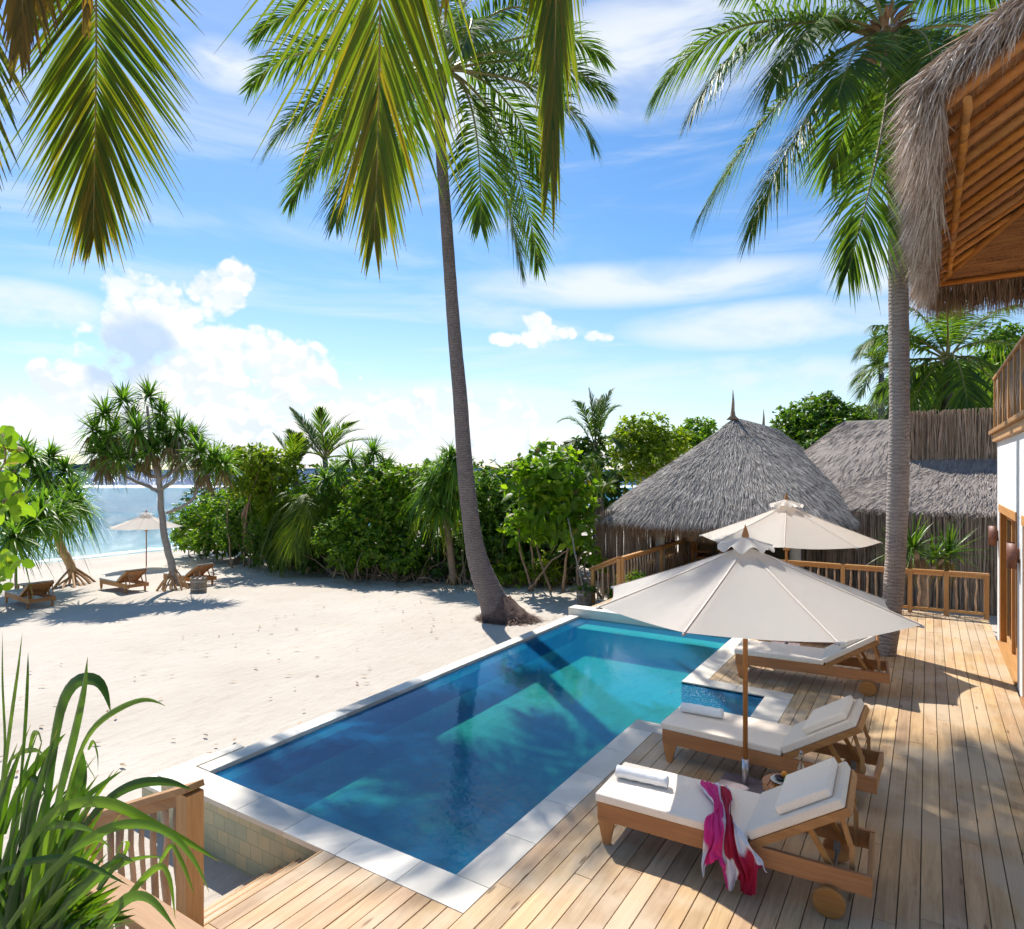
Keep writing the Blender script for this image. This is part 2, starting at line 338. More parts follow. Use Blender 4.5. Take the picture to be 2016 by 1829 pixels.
def blob(px,py,rx,ry):
    a,e=azel(px,py); a1,_=azel(px+rx,py); _,e1=azel(px,py-ry); ra=abs(a1-a); re=abs(e1-e)
    u=t.m('MULTIPLY',t.m('SUBTRACT',az,a),1/ra); v=t.m('MULTIPLY',t.m('SUBTRACT',el,e),1/re)
    return t.m('SUBTRACT',1.,t.m('ADD',t.m('MULTIPLY',u,u),t.m('MULTIPLY',v,v)))
def vmax(bs):
    r=bs[0]
    for b in bs[1:]: r=t.m('MAXIMUM',r,b)
    return r
cv=t.node('ShaderNodeCombineXYZ'); t.l.new(az,cv.inputs[0]); t.l.new(t.m('MULTIPLY',el,1.15),cv.inputs[1]); V=cv.outputs[0]
wn=t.node('ShaderNodeTexNoise'); t.l.new(V,wn.inputs['Vector']); wn.inputs['Scale'].default_value=16; wn.inputs['Detail'].default_value=5
def vadd(a,b):
    q=t.node('ShaderNodeVectorMath',operation='ADD'); t.l.new(a,q.inputs[0])
    if isinstance(b,tuple): q.inputs[1].default_value=b
    else: t.l.new(b,q.inputs[1])
    return q.outputs[0]
def vscale(a,k):
    q=t.node('ShaderNodeVectorMath',operation='SCALE'); t.l.new(a,q.inputs[0]); q.inputs['Scale'].default_value=k; return q.outputs[0]
W1=vadd(V,vscale(wn.outputs['Color'],.035))
def billow(vec):
    out=None
    for sc,wt in ((15.,1.),(34.,.5),(80.,.26)):
        vo=t.node('ShaderNodeTexVoronoi'); vo.feature='F1'; vo.voronoi_dimensions='2D'; t.l.new(vec,vo.inputs['Vector']); vo.inputs['Scale'].default_value=sc
        q=t.m('MULTIPLY',t.m('SUBTRACT',.5,vo.outputs['Distance']),wt); out=q if out is None else t.m('ADD',out,q)
    return out
Bv=billow(W1); Bs=billow(vadd(W1,(.006,.013,0)))
n1=t.noise(V,13,5,.58,.25); n2=t.noise(V,5,3,.55); n3=t.noise(V,44,5,.62)
cum=vmax([blob(268,650,128,118),blob(330,600,75,60),blob(390,572,44,46),blob(462,545,40,36),blob(428,590,62,60),blob(350,620,70,60),blob(470,690,120,75),blob(560,730,105,75),blob(235,570,55,30),
  blob(150,770,150,62),blob(380,760,170,95),blob(30,840,140,80),blob(300,850,460,130),blob(740,860,360,105),blob(1150,890,300,60),blob(75,735,34,36)])
puff=vmax([blob(1068,662,60,26),blob(1055,636,34,28),blob(1180,662,44,15),blob(1000,666,42,17),blob(1115,655,30,22)])
det=t.m('ADD',t.m('MULTIPLY',Bv,1.05),t.m('MULTIPLY',t.m('SUBTRACT',n3,.5),1.3))
F1=t.m('ADD',cum,det); m1=t.rng(F1,.05,.80,0,1,True)
F2=t.m('ADD',puff,t.m('ADD',det,t.m('MULTIPLY',t.m('SUBTRACT',n1,.5),2.))); m2=t.rng(F2,.15,.95,0,.97,True)
# sun side of every billow is bright, the far side greyer
lit=t.rng(t.m('SUBTRACT',Bv,Bs),-.16,.14,0,1,True)
lowbank=t.rng(el,.05,.28,.55,1)
shb=vmax([blob(262,680,82,88),blob(225,725,60,45)])
sh=t.rng(t.m('ADD',shb,t.m('MULTIPLY',t.m('SUBTRACT',n1,.5),1.8)),-.35,.85,0,.95,True)
sh2=t.m('MULTIPLY',t.m('SUBTRACT',1.,lit),t.rng(n2,.3,.7,.25,.75))
ccol=t.mix(sh2,(1.05,1.05,1.05),(.68,.81,.98)); ccol=t.mix(t.m('MULTIPLY',sh,.85),ccol,(.50,.68,.93))
# thin high veil
soft=vmax([blob(1250,560,420,45),blob(1500,640,330,50),blob(900,800,500,60),blob(1400,760,420,60),blob(1290,110,330,140),blob(1480,30,260,120),blob(930,190,180,120),blob(445,130,85,55),blob(50,600,170,50),blob(90,688,140,16),blob(1720,530,120,60)])
st=t.noise(t.vmap(V,(1,3.,1)),4,4,.6,.5)
veil=t.m('MULTIPLY',t.rng(soft,-.6,.95,0,1,True),t.rng(st,.30,.62,.25,.95,True))
wisp=t.m('MULTIPLY',t.rng(t.noise(t.vmap(V,(1.0,4.5,1),rot=(0,0,.5)),2.2,5,.6,.6),.42,.72,0,.62,True),t.rng(el,.05,.6,1,.4))
hz=t.rng(el,-.02,.30,.52,.0)
sk=t.node('ShaderNodeHueSaturation'); sk.inputs['Saturation'].default_value=1.28; sk.inputs['Value'].default_value=1.0; t.l.new(sky.outputs[0],sk.inputs['Color'])
skc=sk.outputs[0]
bg=t.node('ShaderNodeBackground'); t.l.new(skc,bg.inputs[0]); bg.inputs[1].default_value=.106
cb=t.node('ShaderNodeBackground'); cb.inputs[1].default_value=.70
cmix=t.mix(t.m('MAXIMUM',m1,m2),t.mix(t.rng(el,.02,.35,0,1),(.80,.91,1.0),(.93,.97,1.0)),ccol); t.l.new(cmix,cb.inputs[0])
fac=t.m('MAXIMUM',t.m('MAXIMUM',m1,m2),t.m('MAXIMUM',t.m('MULTIPLY',veil,.92),t.m('MAXIMUM',wisp,t.m('MULTIPLY',hz,t.rng(n2,.3,.7,.7,1.)))))
up=t.rng(el,-.01,.01,0,1); fac=t.m('MULTIPLY',fac,up)
ms=t.node('ShaderNodeMixShader'); t.l.new(fac,ms.inputs[0]); t.l.new(bg.outputs[0],ms.inputs[1]); t.l.new(cb.outputs[0],ms.inputs[2]); t.l.new(ms.outputs[0],wo.inputs[0])
w.cycles.sampling_method='MANUAL'; w.cycles.sample_map_resolution=512
scene.view_settings.view_transform='Standard'; scene.view_settings.look='None'; scene.view_settings.gamma=1; scene.view_settings.exposure=.60
scene.cycles.max_bounces=6; scene.cycles.diffuse_bounces=3; scene.cycles.glossy_bounces=3; scene.cycles.use_light_tree=False; scene.cycles.transparent_max_bounces=24; scene.cycles.caustics_reflective=False; scene.cycles.caustics_refractive=False
scene.cycles.use_denoising=True; scene.cycles.use_adaptive_sampling=True; scene.cycles.adaptive_threshold=.025; scene.cycles.sample_clamp_indirect=6
# ================================================================ sand, sea, island
def sandmat():
    m,t=newmat('white coral sand'); o=t.tc.outputs['Object']; n=t.noise(o,.35,5); f=t.noise(t.vmap(o,(1,1,1),rot=(0,0,.4)),7,6,.65); g=t.noise(t.vmap(o,(3.,1.2,1),rot=(0,0,.9)),2.2,6,.6,.4); fine=t.noise(o,90,3)
    c=t.ramp(n,[(.35,(.50,.438,.365)),(.65,(.575,.515,.44))]); c=t.mix(t.rng(g,.5,.7,0,.42,True),c,(.44,.365,.29))
    sp=t.noise(t.vmap(o,(9,14,1)),3,2); c=t.mix(t.rng(sp,.69,.74,0,.6,True),c,(.28,.2,.14))
    x=t.node('ShaderNodeSeparateXYZ'); t.l.new(o,x.inputs[0]); wet=t.rng(t.m('ADD',x.outputs[0],t.m('MULTIPLY',t.m('SUBTRACT',n,.5),3.)),-37.5,-35.5,1,0,True); c=t.mix(t.m('MULTIPLY',wet,.25),c,(.42,.36,.29))
    vf=t.node('ShaderNodeTexVoronoi'); t.l.new(t.vmap(o,(1.6,1.1,0.),rot=(0,0,.6)),vf.inputs['Vector']); vf.inputs['Scale'].default_value=1.; foot=vf.outputs['Distance']
    h=t.m('ADD',t.m('MULTIPLY',f,.5),t.m('ADD',t.m('MULTIPLY',g,.9),t.m('MULTIPLY',fine,.08)))
    p=princ(t,c,.95,t.bump(t.m('ADD',h,t.m('MULTIPLY',t.rng(foot,.08,.30,0,1,True),.3)),.45,.08)); t.l.new(p.outputs[0],t.out.inputs[0]); return m
xs=np.concatenate([np.array([-6000,-2000,-600,-200,-90]),np.arange(-60,-8,.8),np.arange(-8,12,.5),np.array([14,20,40,120,600,3000])])
ys=np.concatenate([np.array([-3000,-500,-100,-30]),np.arange(-12,30,.6),np.arange(30,90,4),np.array([100,140,300,1500,6000])])
XX,YY=np.meshgrid(xs,ys,indexing='ij')
ZZ=sandz(XX)
ZZ=np.where(XX<-37.4,np.maximum(-1.5-(-37.4-XX)*.045,-5),ZZ)
ZZ=ZZ-np.clip((YY-75)/60,0,1)*4.
und=.035*np.sin(XX*1.3+np.sin(YY*.9)*1.5)*np.cos(YY*1.1+XX*.35)+.02*np.sin(XX*3.1+YY*2.3)
ZZ=ZZ+und*np.clip((-7.5-XX)/3,0,1)*np.clip((XX+37)/4,0,1)
nb=NB(); nb.grid(np.stack([XX,YY,ZZ],-1)[None]); sand=nb.build('sand',sandmat(),smooth=True); tag(sand,'pale raked coral sand of the beach around the pool',kind='structure')
def seamat():
    m,t=newmat('lagoon water'); o=t.tc.outputs['Object']; s=t.node('ShaderNodeSeparateXYZ'); t.l.new(o,s.inputs[0])
    d=t.m('ADD',t.m('MULTIPLY',s.outputs[0],-SN),t.m('MULTIPLY',s.outputs[1],CS))   # distance offshore along the view out to the reef
    n=t.noise(o,.035,5); dd=t.m('ADD',d,t.m('MULTIPLY',t.m('SUBTRACT',n,.5),14))
    c=t.ramp(t.rng(dd,35,260,0,1),[(0,(.24,.36,.35)),(.03,(.13,.27,.31)),(.08,(.04,.13,.19)),(.25,(.028,.125,.20)),(.5,(.035,.15,.23)),(.64,(.06,.17,.24)),(.70,(.015,.06,.16)),(1,(.012,.045,.13))])
    pat=t.noise(t.vmap(o,(1,1,1)),.12,6,.6); c=t.mix(t.rng(pat,.5,.7,0,.35,True),c,(.03,.20,.30))
    fo=t.noise(t.vmap(o,(.25,.25,1)),1.2,6,.7); reef=t.m('MULTIPLY',t.rng(t.m('ABSOLUTE',t.m('SUBTRACT',t.m('ADD',d,t.m('MULTIPLY',n,20.)),190.)),6,20,1,0,True),t.rng(fo,.36,.5,0,1,True))
    x0=t.m('ADD',s.outputs[0],t.m('MULTIPLY',t.m('SUBTRACT',t.noise(o,.25,4),.5),2.5)); edge=t.m('MULTIPLY',t.rng(t.m('ABSOLUTE',t.m('ADD',x0,38.4)),.15,.6,1,0,True),t.rng(fo,.35,.5,.3,.9,True))
    foam=t.m('MAXIMUM',reef,edge); c=t.mix(foam,c,(.85,.88,.88))
    w1=t.noise(t.vmap(o,(1,.6,1),rot=(0,0,.3)),1.4,5,.6,.4); w2=t.noise(t.vmap(o,(1,.5,1),rot=(0,0,.3)),.25,4,.6)
    p=t.node('ShaderNodeBsdfDiffuse'); t.l.new(c,p.inputs[0])
    g=t.node('ShaderNodeBsdfGlossy'); g.inputs['Roughness'].default_value=.18; b=t.bump(t.m('ADD',w1,t.m('MULTIPLY',w2,2.)),.9,.5); t.l.new(b,g.inputs['Normal'])
    lw=t.node('ShaderNodeFresnel'); lw.inputs[0].default_value=1.33; t.l.new(b,lw.inputs['Normal'])
    mx=t.node('ShaderNodeMixShader'); t.l.new(t.m('MINIMUM',t.m('MULTIPLY',lw.outputs[0],.5),.10),mx.inputs[0]); t.l.new(p.outputs[0],mx.inputs[1]); t.l.new(g.outputs[0],mx.inputs[2]); t.l.new(mx.outputs[0],t.out.inputs[0]); return m
nb=NB(); a=np.array([[[-9000,-6000,-1.5],[-9000,9000,-1.5]],[[-25,-6000,-1.5],[-25,9000,-1.5]]],float); nb.grid(a[None])
a=np.array([[[-25,95,-1.5],[-25,9000,-1.5]],[[9000,95,-1.5],[9000,9000,-1.5]]],float); nb.grid(a[None]); sea=nb.build('sea',seamat()); tag(sea,'turquoise lagoon darkening to deep blue beyond the reef',kind='structure')
# far islands
def island(px0,px1,hpx,D,label):
    mb=MB(); vs=[];n=70; top=[]
    for i in range(n):
        f=i/(n-1.); px=px0+(px1-px0)*f; e=min(1,min(f,1-f)*7); hh=hpx*(e**.5)*(.75+.35*rs.rand())
        a=pt(px,HZ,D); zt=-1.5+4.7*0+hh/FP*D; vs.append((a[0],a[1],-2.)); vs.append((a[0],a[1],max(zt,-1.8)+2.0)); b=pt(px,HZ,D*1.06); vs.append((b[0],b[1],max(zt,-1.8)+2.0)); vs.append((b[0],b[1],-2.))
    fs=[]
    for i in range(n-1):
        for j in range(3): k=i*4+j; fs.append((k,k+1,k+5,k+4))
    mb.add(vs,fs,.5); o=mb.build('far_island',islm); tag(o,label,kind='structure')
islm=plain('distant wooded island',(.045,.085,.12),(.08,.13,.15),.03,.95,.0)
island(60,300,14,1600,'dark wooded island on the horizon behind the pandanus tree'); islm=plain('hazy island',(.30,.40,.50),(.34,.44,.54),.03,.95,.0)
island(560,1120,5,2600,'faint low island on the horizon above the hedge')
# ================================================================ pool
PX0,PX1,PY0,PY1=-6.40,-3.15,4.13,12.85; NX1,NY0,NY1=-1.95,7.95,9.73; WL=-.035
def tile(name,c1,c2,grout,sx=.2,sy=.2,plane='XZ',rough=.5,mortar=.012):
    m,t=newmat(name); o=t.tc.outputs['Object']; s=t.node('ShaderNodeSeparateXYZ'); t.l.new(o,s.inputs[0]); cc=t.node('ShaderNodeCombineXYZ')
    i={'X':0,'Y':1,'Z':2}; t.l.new(s.outputs[i[plane[0]]],cc.inputs[0]); t.l.new(s.outputs[i[plane[1]]],cc.inputs[1])
    b=t.node('ShaderNodeTexBrick'); t.l.new(cc.outputs[0],b.inputs[0]); b.inputs['Scale'].default_value=1.; b.inputs['Brick Width'].default_value=sx; b.inputs['Row Height'].default_value=sy; b.inputs['Mortar Size'].default_value=mortar*.35; b.inputs['Mortar Smooth'].default_value=.2
    b.offset=.35
    b.inputs['Color1'].default_value=(*c1,1); b.inputs['Color2'].default_value=(*c2,1); b.inputs['Mortar'].default_value=(*grout,1)
    n=t.noise(o,2.5,5); n2=t.noise(o,14,4); c=t.mix(t.rng(n,.4,.65,0,.5,True),b.outputs[0],tuple(x*.8 for x in c1)); c=t.mix(t.rng(n2,.45,.7,0,.3),c,c2)
    p=princ(t,c,rough,t.bump(b.outputs['Fac'],-.2,.004)); t.l.new(p.outputs[0],t.out.inputs[0]); return m
M['tilewall']=tile('mossy green wall tile',(.36,.39,.27),(.54,.46,.27),(.26,.26,.17),.17,.14,'XZ')
M['poolfloor']=tile('green sukabumi pool stone',(.50,.84,.54),(.60,.90,.60),(.30,.58,.38),.15,.15,'XY',.6)
M['poolside']=tile('green pool wall stone',(.36,.60,.66),(.42,.66,.70),(.3,.5,.58),.15,.15,'YZ',.6)
M['ledge']=tile('dark infinity ledge stone',(.085,.10,.17),(.12,.13,.19),(.06,.07,.12),.3,.42,'XY',.3)
pool=thing('swimming_pool','long blue infinity pool with cream stone coping between the sand and the deck','pool',(-4.8,8.4,0))
DZ=-.82
mb=MB(); mb.add([(PX0+.2,PY0,DZ),(PX1,PY0,DZ),(PX1,PY1,DZ),(PX0+.2,PY1,DZ)],[(0,1,2,3)]); mb.add([(PX1,NY0,-.45),(NX1,NY0,-.45),(NX1,NY1,-.45),(PX1,NY1,-.45)],[(0,1,2,3)]); mb.build('pool_floor',M['poolfloor'],pool)
mb=MB()
def wallq(a,b,z0,z1): mb.add([(a[0],a[1],z0),(b[0],b[1],z0),(b[0],b[1],z1),(a[0],a[1],z1)],[(0,1,2,3)])
wallq((PX0+.2,PY0),(PX1,PY0),DZ,-.02); wallq((PX1,PY0),(PX1,NY0),DZ,-.02); wallq((PX1,NY1),(PX1,PY1),DZ,-.02); wallq((PX1,PY1),(PX0+.2,PY1),DZ,-.02); wallq((PX0+.2,PY1),(PX0+.2,PY0),DZ,-.075)
wallq((PX1,NY0),(NX1,NY0),-.45,-.02); wallq((NX1,NY0),(NX1,NY1),-.45,-.02); wallq((NX1,NY1),(PX1,NY1),-.45,-.02); wallq((PX1,NY0),(PX1,NY1),DZ,-.45)
mb.build('pool_wall',M['poolside'],pool)
mb=MB(); mb.box(PX0-.01,PX0+.2,PY0,PY1,-.35,-.07); mb.build('infinity_ledge',M['ledge'],pool)
mb=MB(); mb.box(PX0+.22,PX1-.02,PY1-.62,PY1-.20,-.80,-.10); mb.build('submerged_bench',M['stone'],pool)
# coping slabs: separate stones butted together
cs=[]
def slabs(x0,x1,y0,y1,along,n,z0=-.05,z1=.0):
    for i in range(n):
        g=.0018
        if along=='Y': a=y0+(y1-y0)*i/n; b=y0+(y1-y0)*(i+1)/n; cs.append((x0,x1,a+g,b-g,z0,z1))
        else: a=x0+(x1-x0)*i/n; b=x0+(x1-x0)*(i+1)/n; cs.append((a+g,b-g,y0,y1,z0,z1))
slabs(PX0-.42,PX1+.32,PY0-.33,PY0,'X',6); slabs(PX0-.22,PX0-.012,PY0+.002,PY1,'Y',9,-.06,.012); slabs(PX1,PX1+.32,PY0+.002,NY0-.302,'Y',5)
slabs(PX1,NX1+.34,NY0-.30,NY0,'X',2); slabs(NX1,NX1+.34,NY0+.002,NY1-.002,'Y',2); slabs(PX1,NX1+.34,NY1,NY1+.3,'X',2); slabs(PX1,PX1+.32,NY1+.302,PY1+.3,'Y',4)
pass
mb=MB()
for i,c in enumerate(cs):
    if i in (16+0,) : pass
    mb.box(*c)
mb.build('coping',M['stone'],pool,.004,2)
mb=MB(); mb.box(PX0-.3,PX1,PY1+.002,PY1+.33,-.5,.16); mb.build('end_wall',M['stone'],pool,.006,2)
mb=MB(); mb.box(PX0-.40,PX1+.30,PY0-.30,PY0-.01,-1.0,-.052); mb.box(PX0-.25,PX0-.02,PY0,PY1,-1.0,-.062); mb.box(PX0-.85,PX0-.42,PY0-.26,PY0+.5,-1.,-.24); mb.box(PX0-.37,PX0-.252,PY0,PY0+1.,-1.,-.062); mb.build('tiled_wall',M['tilewall'],pool)
mb=MB(); mb.box(PX0-.88,PX0-.405,PY0-.29,PY0+.55,-.24,-.2); mb.box(PX0-.42,PX0-.272,PY0+.002,PY0+.6,-.05,0); mb.build('coping_step',M['stone'],pool,.004)
def watermat():
    m,t=newmat('pool water'); o=t.tc.outputs['Object']
    n=t.noise(t.vmap(o,(1,1.6,1),rot=(0,0,.6)),9,3,.5,.6); n2=t.noise(o,1.6,4,.55); 
    s=t.node('ShaderNodeSeparateXYZ'); t.l.new(o,s.inputs[0]); near=t.rng(t.m('ADD',s.outputs[1],t.m('MULTIPLY',n2,2.)),5.5,8.,1,.22,True)
    bp=t.bump(t.m('ADD',t.m('MULTIPLY',t.m('MULTIPLY',n,near),.35),t.m('MULTIPLY',n2,.18)),.22,.06)
    fr=t.node('ShaderNodeFresnel'); fr.inputs[0].default_value=1.33; t.l.new(bp,fr.inputs['Normal'])
    tr=t.node('ShaderNodeBsdfTransparent'); tr.inputs[0].default_value=(.24,.90,.84,1)
    g=t.node('ShaderNodeBsdfGlossy'); g.inputs['Roughness'].default_value=.015; t.l.new(bp,g.inputs['Normal'])
    mx=t.node('ShaderNodeMixShader'); t.l.new(t.m('MULTIPLY',fr.outputs[0],1.0,clamp=True),mx.inputs[0]); df=t.node('ShaderNodeBsdfDiffuse'); df.inputs[0].default_value=(.010,.22,.52,1); m0=t.node('ShaderNodeMixShader'); m0.inputs[0].default_value=.34; t.l.new(tr.outputs[0],m0.inputs[1]); t.l.new(df.outputs[0],m0.inputs[2]); t.l.new(m0.outputs[0],mx.inputs[1]); t.l.new(g.outputs[0],mx.inputs[2]); t.l.new(mx.outputs[0],t.out.inputs[0]); return m
mb=MB(); mb.add([(PX0-.008,PY0,WL),(PX1,PY0,WL),(PX1,NY0,WL),(NX1,NY0,WL),(NX1,NY1,WL),(PX1,NY1,WL),(PX1,PY1,WL),(PX0-.008,PY1,WL)],[(0,1,2,3,4,5,6,7)]); o=mb.build('pool_water',watermat()); tag(o,'clear blue rippled water filling the pool',kind='structure')
# splashing jet in the notch
nb=NB(); N=300; ang=rs.rand(N)*2*np.pi; rr=rs.rand(N)**.7; P=np.stack([-2.75+.42*rr*np.cos(ang),9.1+.38*rr*np.sin(ang),.0+.20*rs.rand(N)*(1.1-rr)],-1)
rad=.002+.0035*rs.rand(N); tt=np.array([-1,-.6,0,.6,1.]); PT=P[:,None]+np.array([0,0,1.])*(rad[:,None]*tt*1.3)[...,None]; nb.tubes(PT,rad[:,None]*np.array([.05,.8,1,.8,.05]),5)
drops=nb.build('water_spray',plain('white water drops',(.8,.85,.88),(.9,.93,.95),50,.1,0)); tag(drops,'white spray of the water jet bubbling in the pool notch','water spray',kind='stuff')
# ================================================================ deck
mb=MB()
def boards(x0,x1,y0,y1,w=.145,g=.007):
    n=max(1,round((x1-x0)/w)); w=(x1-x0)/n
    for i in range(n):
        a=x0+i*w+g/2; b=x0+(i+1)*w-g/2; yy=y0; first=True
        while yy<y1-.05:
            L=random.uniform(2.2,4.2) if not first else random.uniform(.6,4.0); first=False
            ye=min(y1,yy+L); 
            if y1-ye<.4: ye=y1
            dz=random.uniform(-.0015,.0015); mb.box(a,b,yy+.0015,ye-.0015,-.04+dz,0.+dz-.001); yy=ye
cx=PX1+.324
boards(-4.29,cx,1.75,PY0-.334); boards(cx,NX1+.342,1.75,NY0-.304); boards(cx,NX1+.342,NY1+.304,17.4); boards(NX1+.342,1.08,1.75,17.4); boards(-6.65,cx-.002,PY1+.35,17.4)
deck=mb.build('deck',M['deck'],None,.0022,1); tag(deck,'weathered timber boards of the sun deck',kind='structure')
mb=MB(); mb.box(cx,1.08,1.8,17.35,-.12,-.10); mb.box(-4.28,cx,1.8,3.7,-.12,-.10); mb.box(-6.6,cx,PY1+.4,17.3,-.12,-.1); mb.box(-4.27,1.08,1.72,1.748,-.3,-.002)  # dark sheets added to colour in the shade below the board gaps
under=mb.build('under_deck_shade_sheet',M['slate']); tag(under,'dark sheets standing in for shade under the deck boards, plus the near edge board',kind='structure')
# steps down to the sand
st_=thing('steps','short flight of timber steps going down from the deck to the sand','steps',(-4.29,2.9,0))
for i in range(3):
    x1=-4.292-.27*i; z1=-.15*(i+1); mb=MB()
    for k in range(2): mb.box(x1-.27+.135*k+.003,x1-.27+.135*(k+1)-.003,1.95,3.79,z1-.035,z1)
    mb.build('tread',M['deck'],st_,.003)
    mb=MB(); mb.box(x1-.02,x1-.001,1.95,3.79,z1+.0,z1+.148); mb.build('riser',M['pineY'],st_,.002)
# ================================================================ railings
def stick(mb,a,b,r):
    a,b=np.array(a,float),np.array(b,float); k=5; j=rs.randn(k,3)*r*.45; j[:,2]=0; j[0]=j[-1]=0
    P=[a+(b-a)*i/(k-1)+j[i] for i in range(k)]; mb.tube(P,[r*(.85+.35*rs.rand()) for _ in range(k)],7)
def railing(name,label,segs,cat='railing',top=(.11,.045),bot=True,h=.95,mat='pine',postw=.09,gap=.16,group=None,topz=None,low=.10,br=.017,skipposts=()):
    """segs: list of points (x,y,z of the floor); posts at each"""
    r=thing(name,label,cat,segs[0],0,group)
    for i in range(len(segs)-1):
        a=np.array(segs[i],float);b=np.array(segs[i+1],float); ax='X' if abs(b[0]-a[0])>abs(b[1]-a[1]) else 'Y'
        u=unit(b-a); zt=np.array([0,0,h])
        mb=MB(); mb.bar(a+zt-u*.05,b+zt+u*.05,top[0],top[1]); mb.build('top_rail',M[mat+ax],r,.004)
        mb=MB(); mb.bar(a+zt-np.array([0,0,.062])+u*.046,b+zt-np.array([0,0,.062])-u*.046,.045,.07); mb.build('upper_beam',M[mat+ax],r,.003)
        if bot: mb=MB(); mb.bar(a+np.array([0,0,low])+u*.046,b+np.array([0,0,low])-u*.046,.045,.06); mb.build('bottom_rail',M[mat+ax],r,.003)
        L=np.linalg.norm(b-a); n=int(L/gap)
        for k in range(1,n):
            q=a+(b-a)*k/n; mb=MB(); stick(mb,q+np.array([0,0,low+(.031 if bot else -.05)]),q+np.array([0,0,h-.098]),br*(.8+.5*rs.rand())); mb.build('baluster',M['baluster'],r)
    for i,p in enumerate(segs):
        if i in skipposts: continue
        mb=MB(); mb.box(p[0]-postw/2,p[0]+postw/2,p[1]-postw/2,p[1]+postw/2,p[2]-.02,p[2]+h-.023); mb.build('post',M[mat+'Z'],r,.004)
    return r
railing('deck_railing','honey timber railing along the far end of the deck in front of the stick fence',[(1.05,17.28,0),(.33,17.25,0),(-.35,17.22,0),(-1.7,17.18,0),(-3.1,17.2,0)])
railing('pavilion_railing','dark topped railing beside the grey column of the thatched pavilion',[(-6.66,15.75,0),(-6.66,18.7,0),(-6.66,21.7,0)],gap=.2,h=.93)
def slope_rail(name,label,p0,p1,h=.95,mat='pine',n=5,postw=.1,bottom_post=True):
    r=thing(name,label,'handrail',p0); p0=np.array(p0,float);p1=np.array(p1,float);zt=np.array([0,0,h]); ax='X' if abs(p1[0]-p0[0])>abs(p1[1]-p0[1]) else 'Y'
    u=unit(p1-p0)
    mb=MB(); mb.bar(p0+zt+u*-.062,p1+zt+u*.14,.145,.045); mb.build('top_rail',M[mat+ax],r,.004)
    mb=MB(); mb.bar(p0+zt-np.array([0,0,.065])+u*.05,p1+zt-np.array([0,0,.065]),.05,.075); mb.build('upper_beam',M[mat+ax],r,.003)
    for k in range(1,n):
        q=p0+(p1-p0)*k/n; mb=MB(); stick(mb,q+np.array([0,0,-.02]),q+np.array([0,0,h-.1]),.018+.01*rs.rand()); mb.build('baluster',M['baluster'],r)
    for p in ([p0,p1] if bottom_post else [p0]):
        mb=MB(); mb.box(p[0]-postw/2,p[0]+postw/2,p[1]-postw/2,p[1]+postw/2,p[2]-.25,p[2]+h-.024); mb.build('post',M[mat+'Z'],r,.004)
    return r
slope_rail('stair_handrail','sloping handrail with a thick orange timber post beside the steps at the near pool corner',(-4.36,2.66,0),(-5.75,2.66,-.60),.975,n=9,postw=.13)
slope_rail('stair_handrail','pale sloping handrail going down to the sand at the left front of the pavilion',(-6.72,15.7,0),(-7.95,16.75,-.5),.93,n=5)
railing('near_railing','pale timber railing with branch balusters behind the strap leaved plant',[(-4.12,1.78,0),(-2.6,1.78,0),(-1.0,1.78,0),(1.0,1.78,0)],h=.98,top=(.16,.05),postw=.14,gap=.17,br=.024)
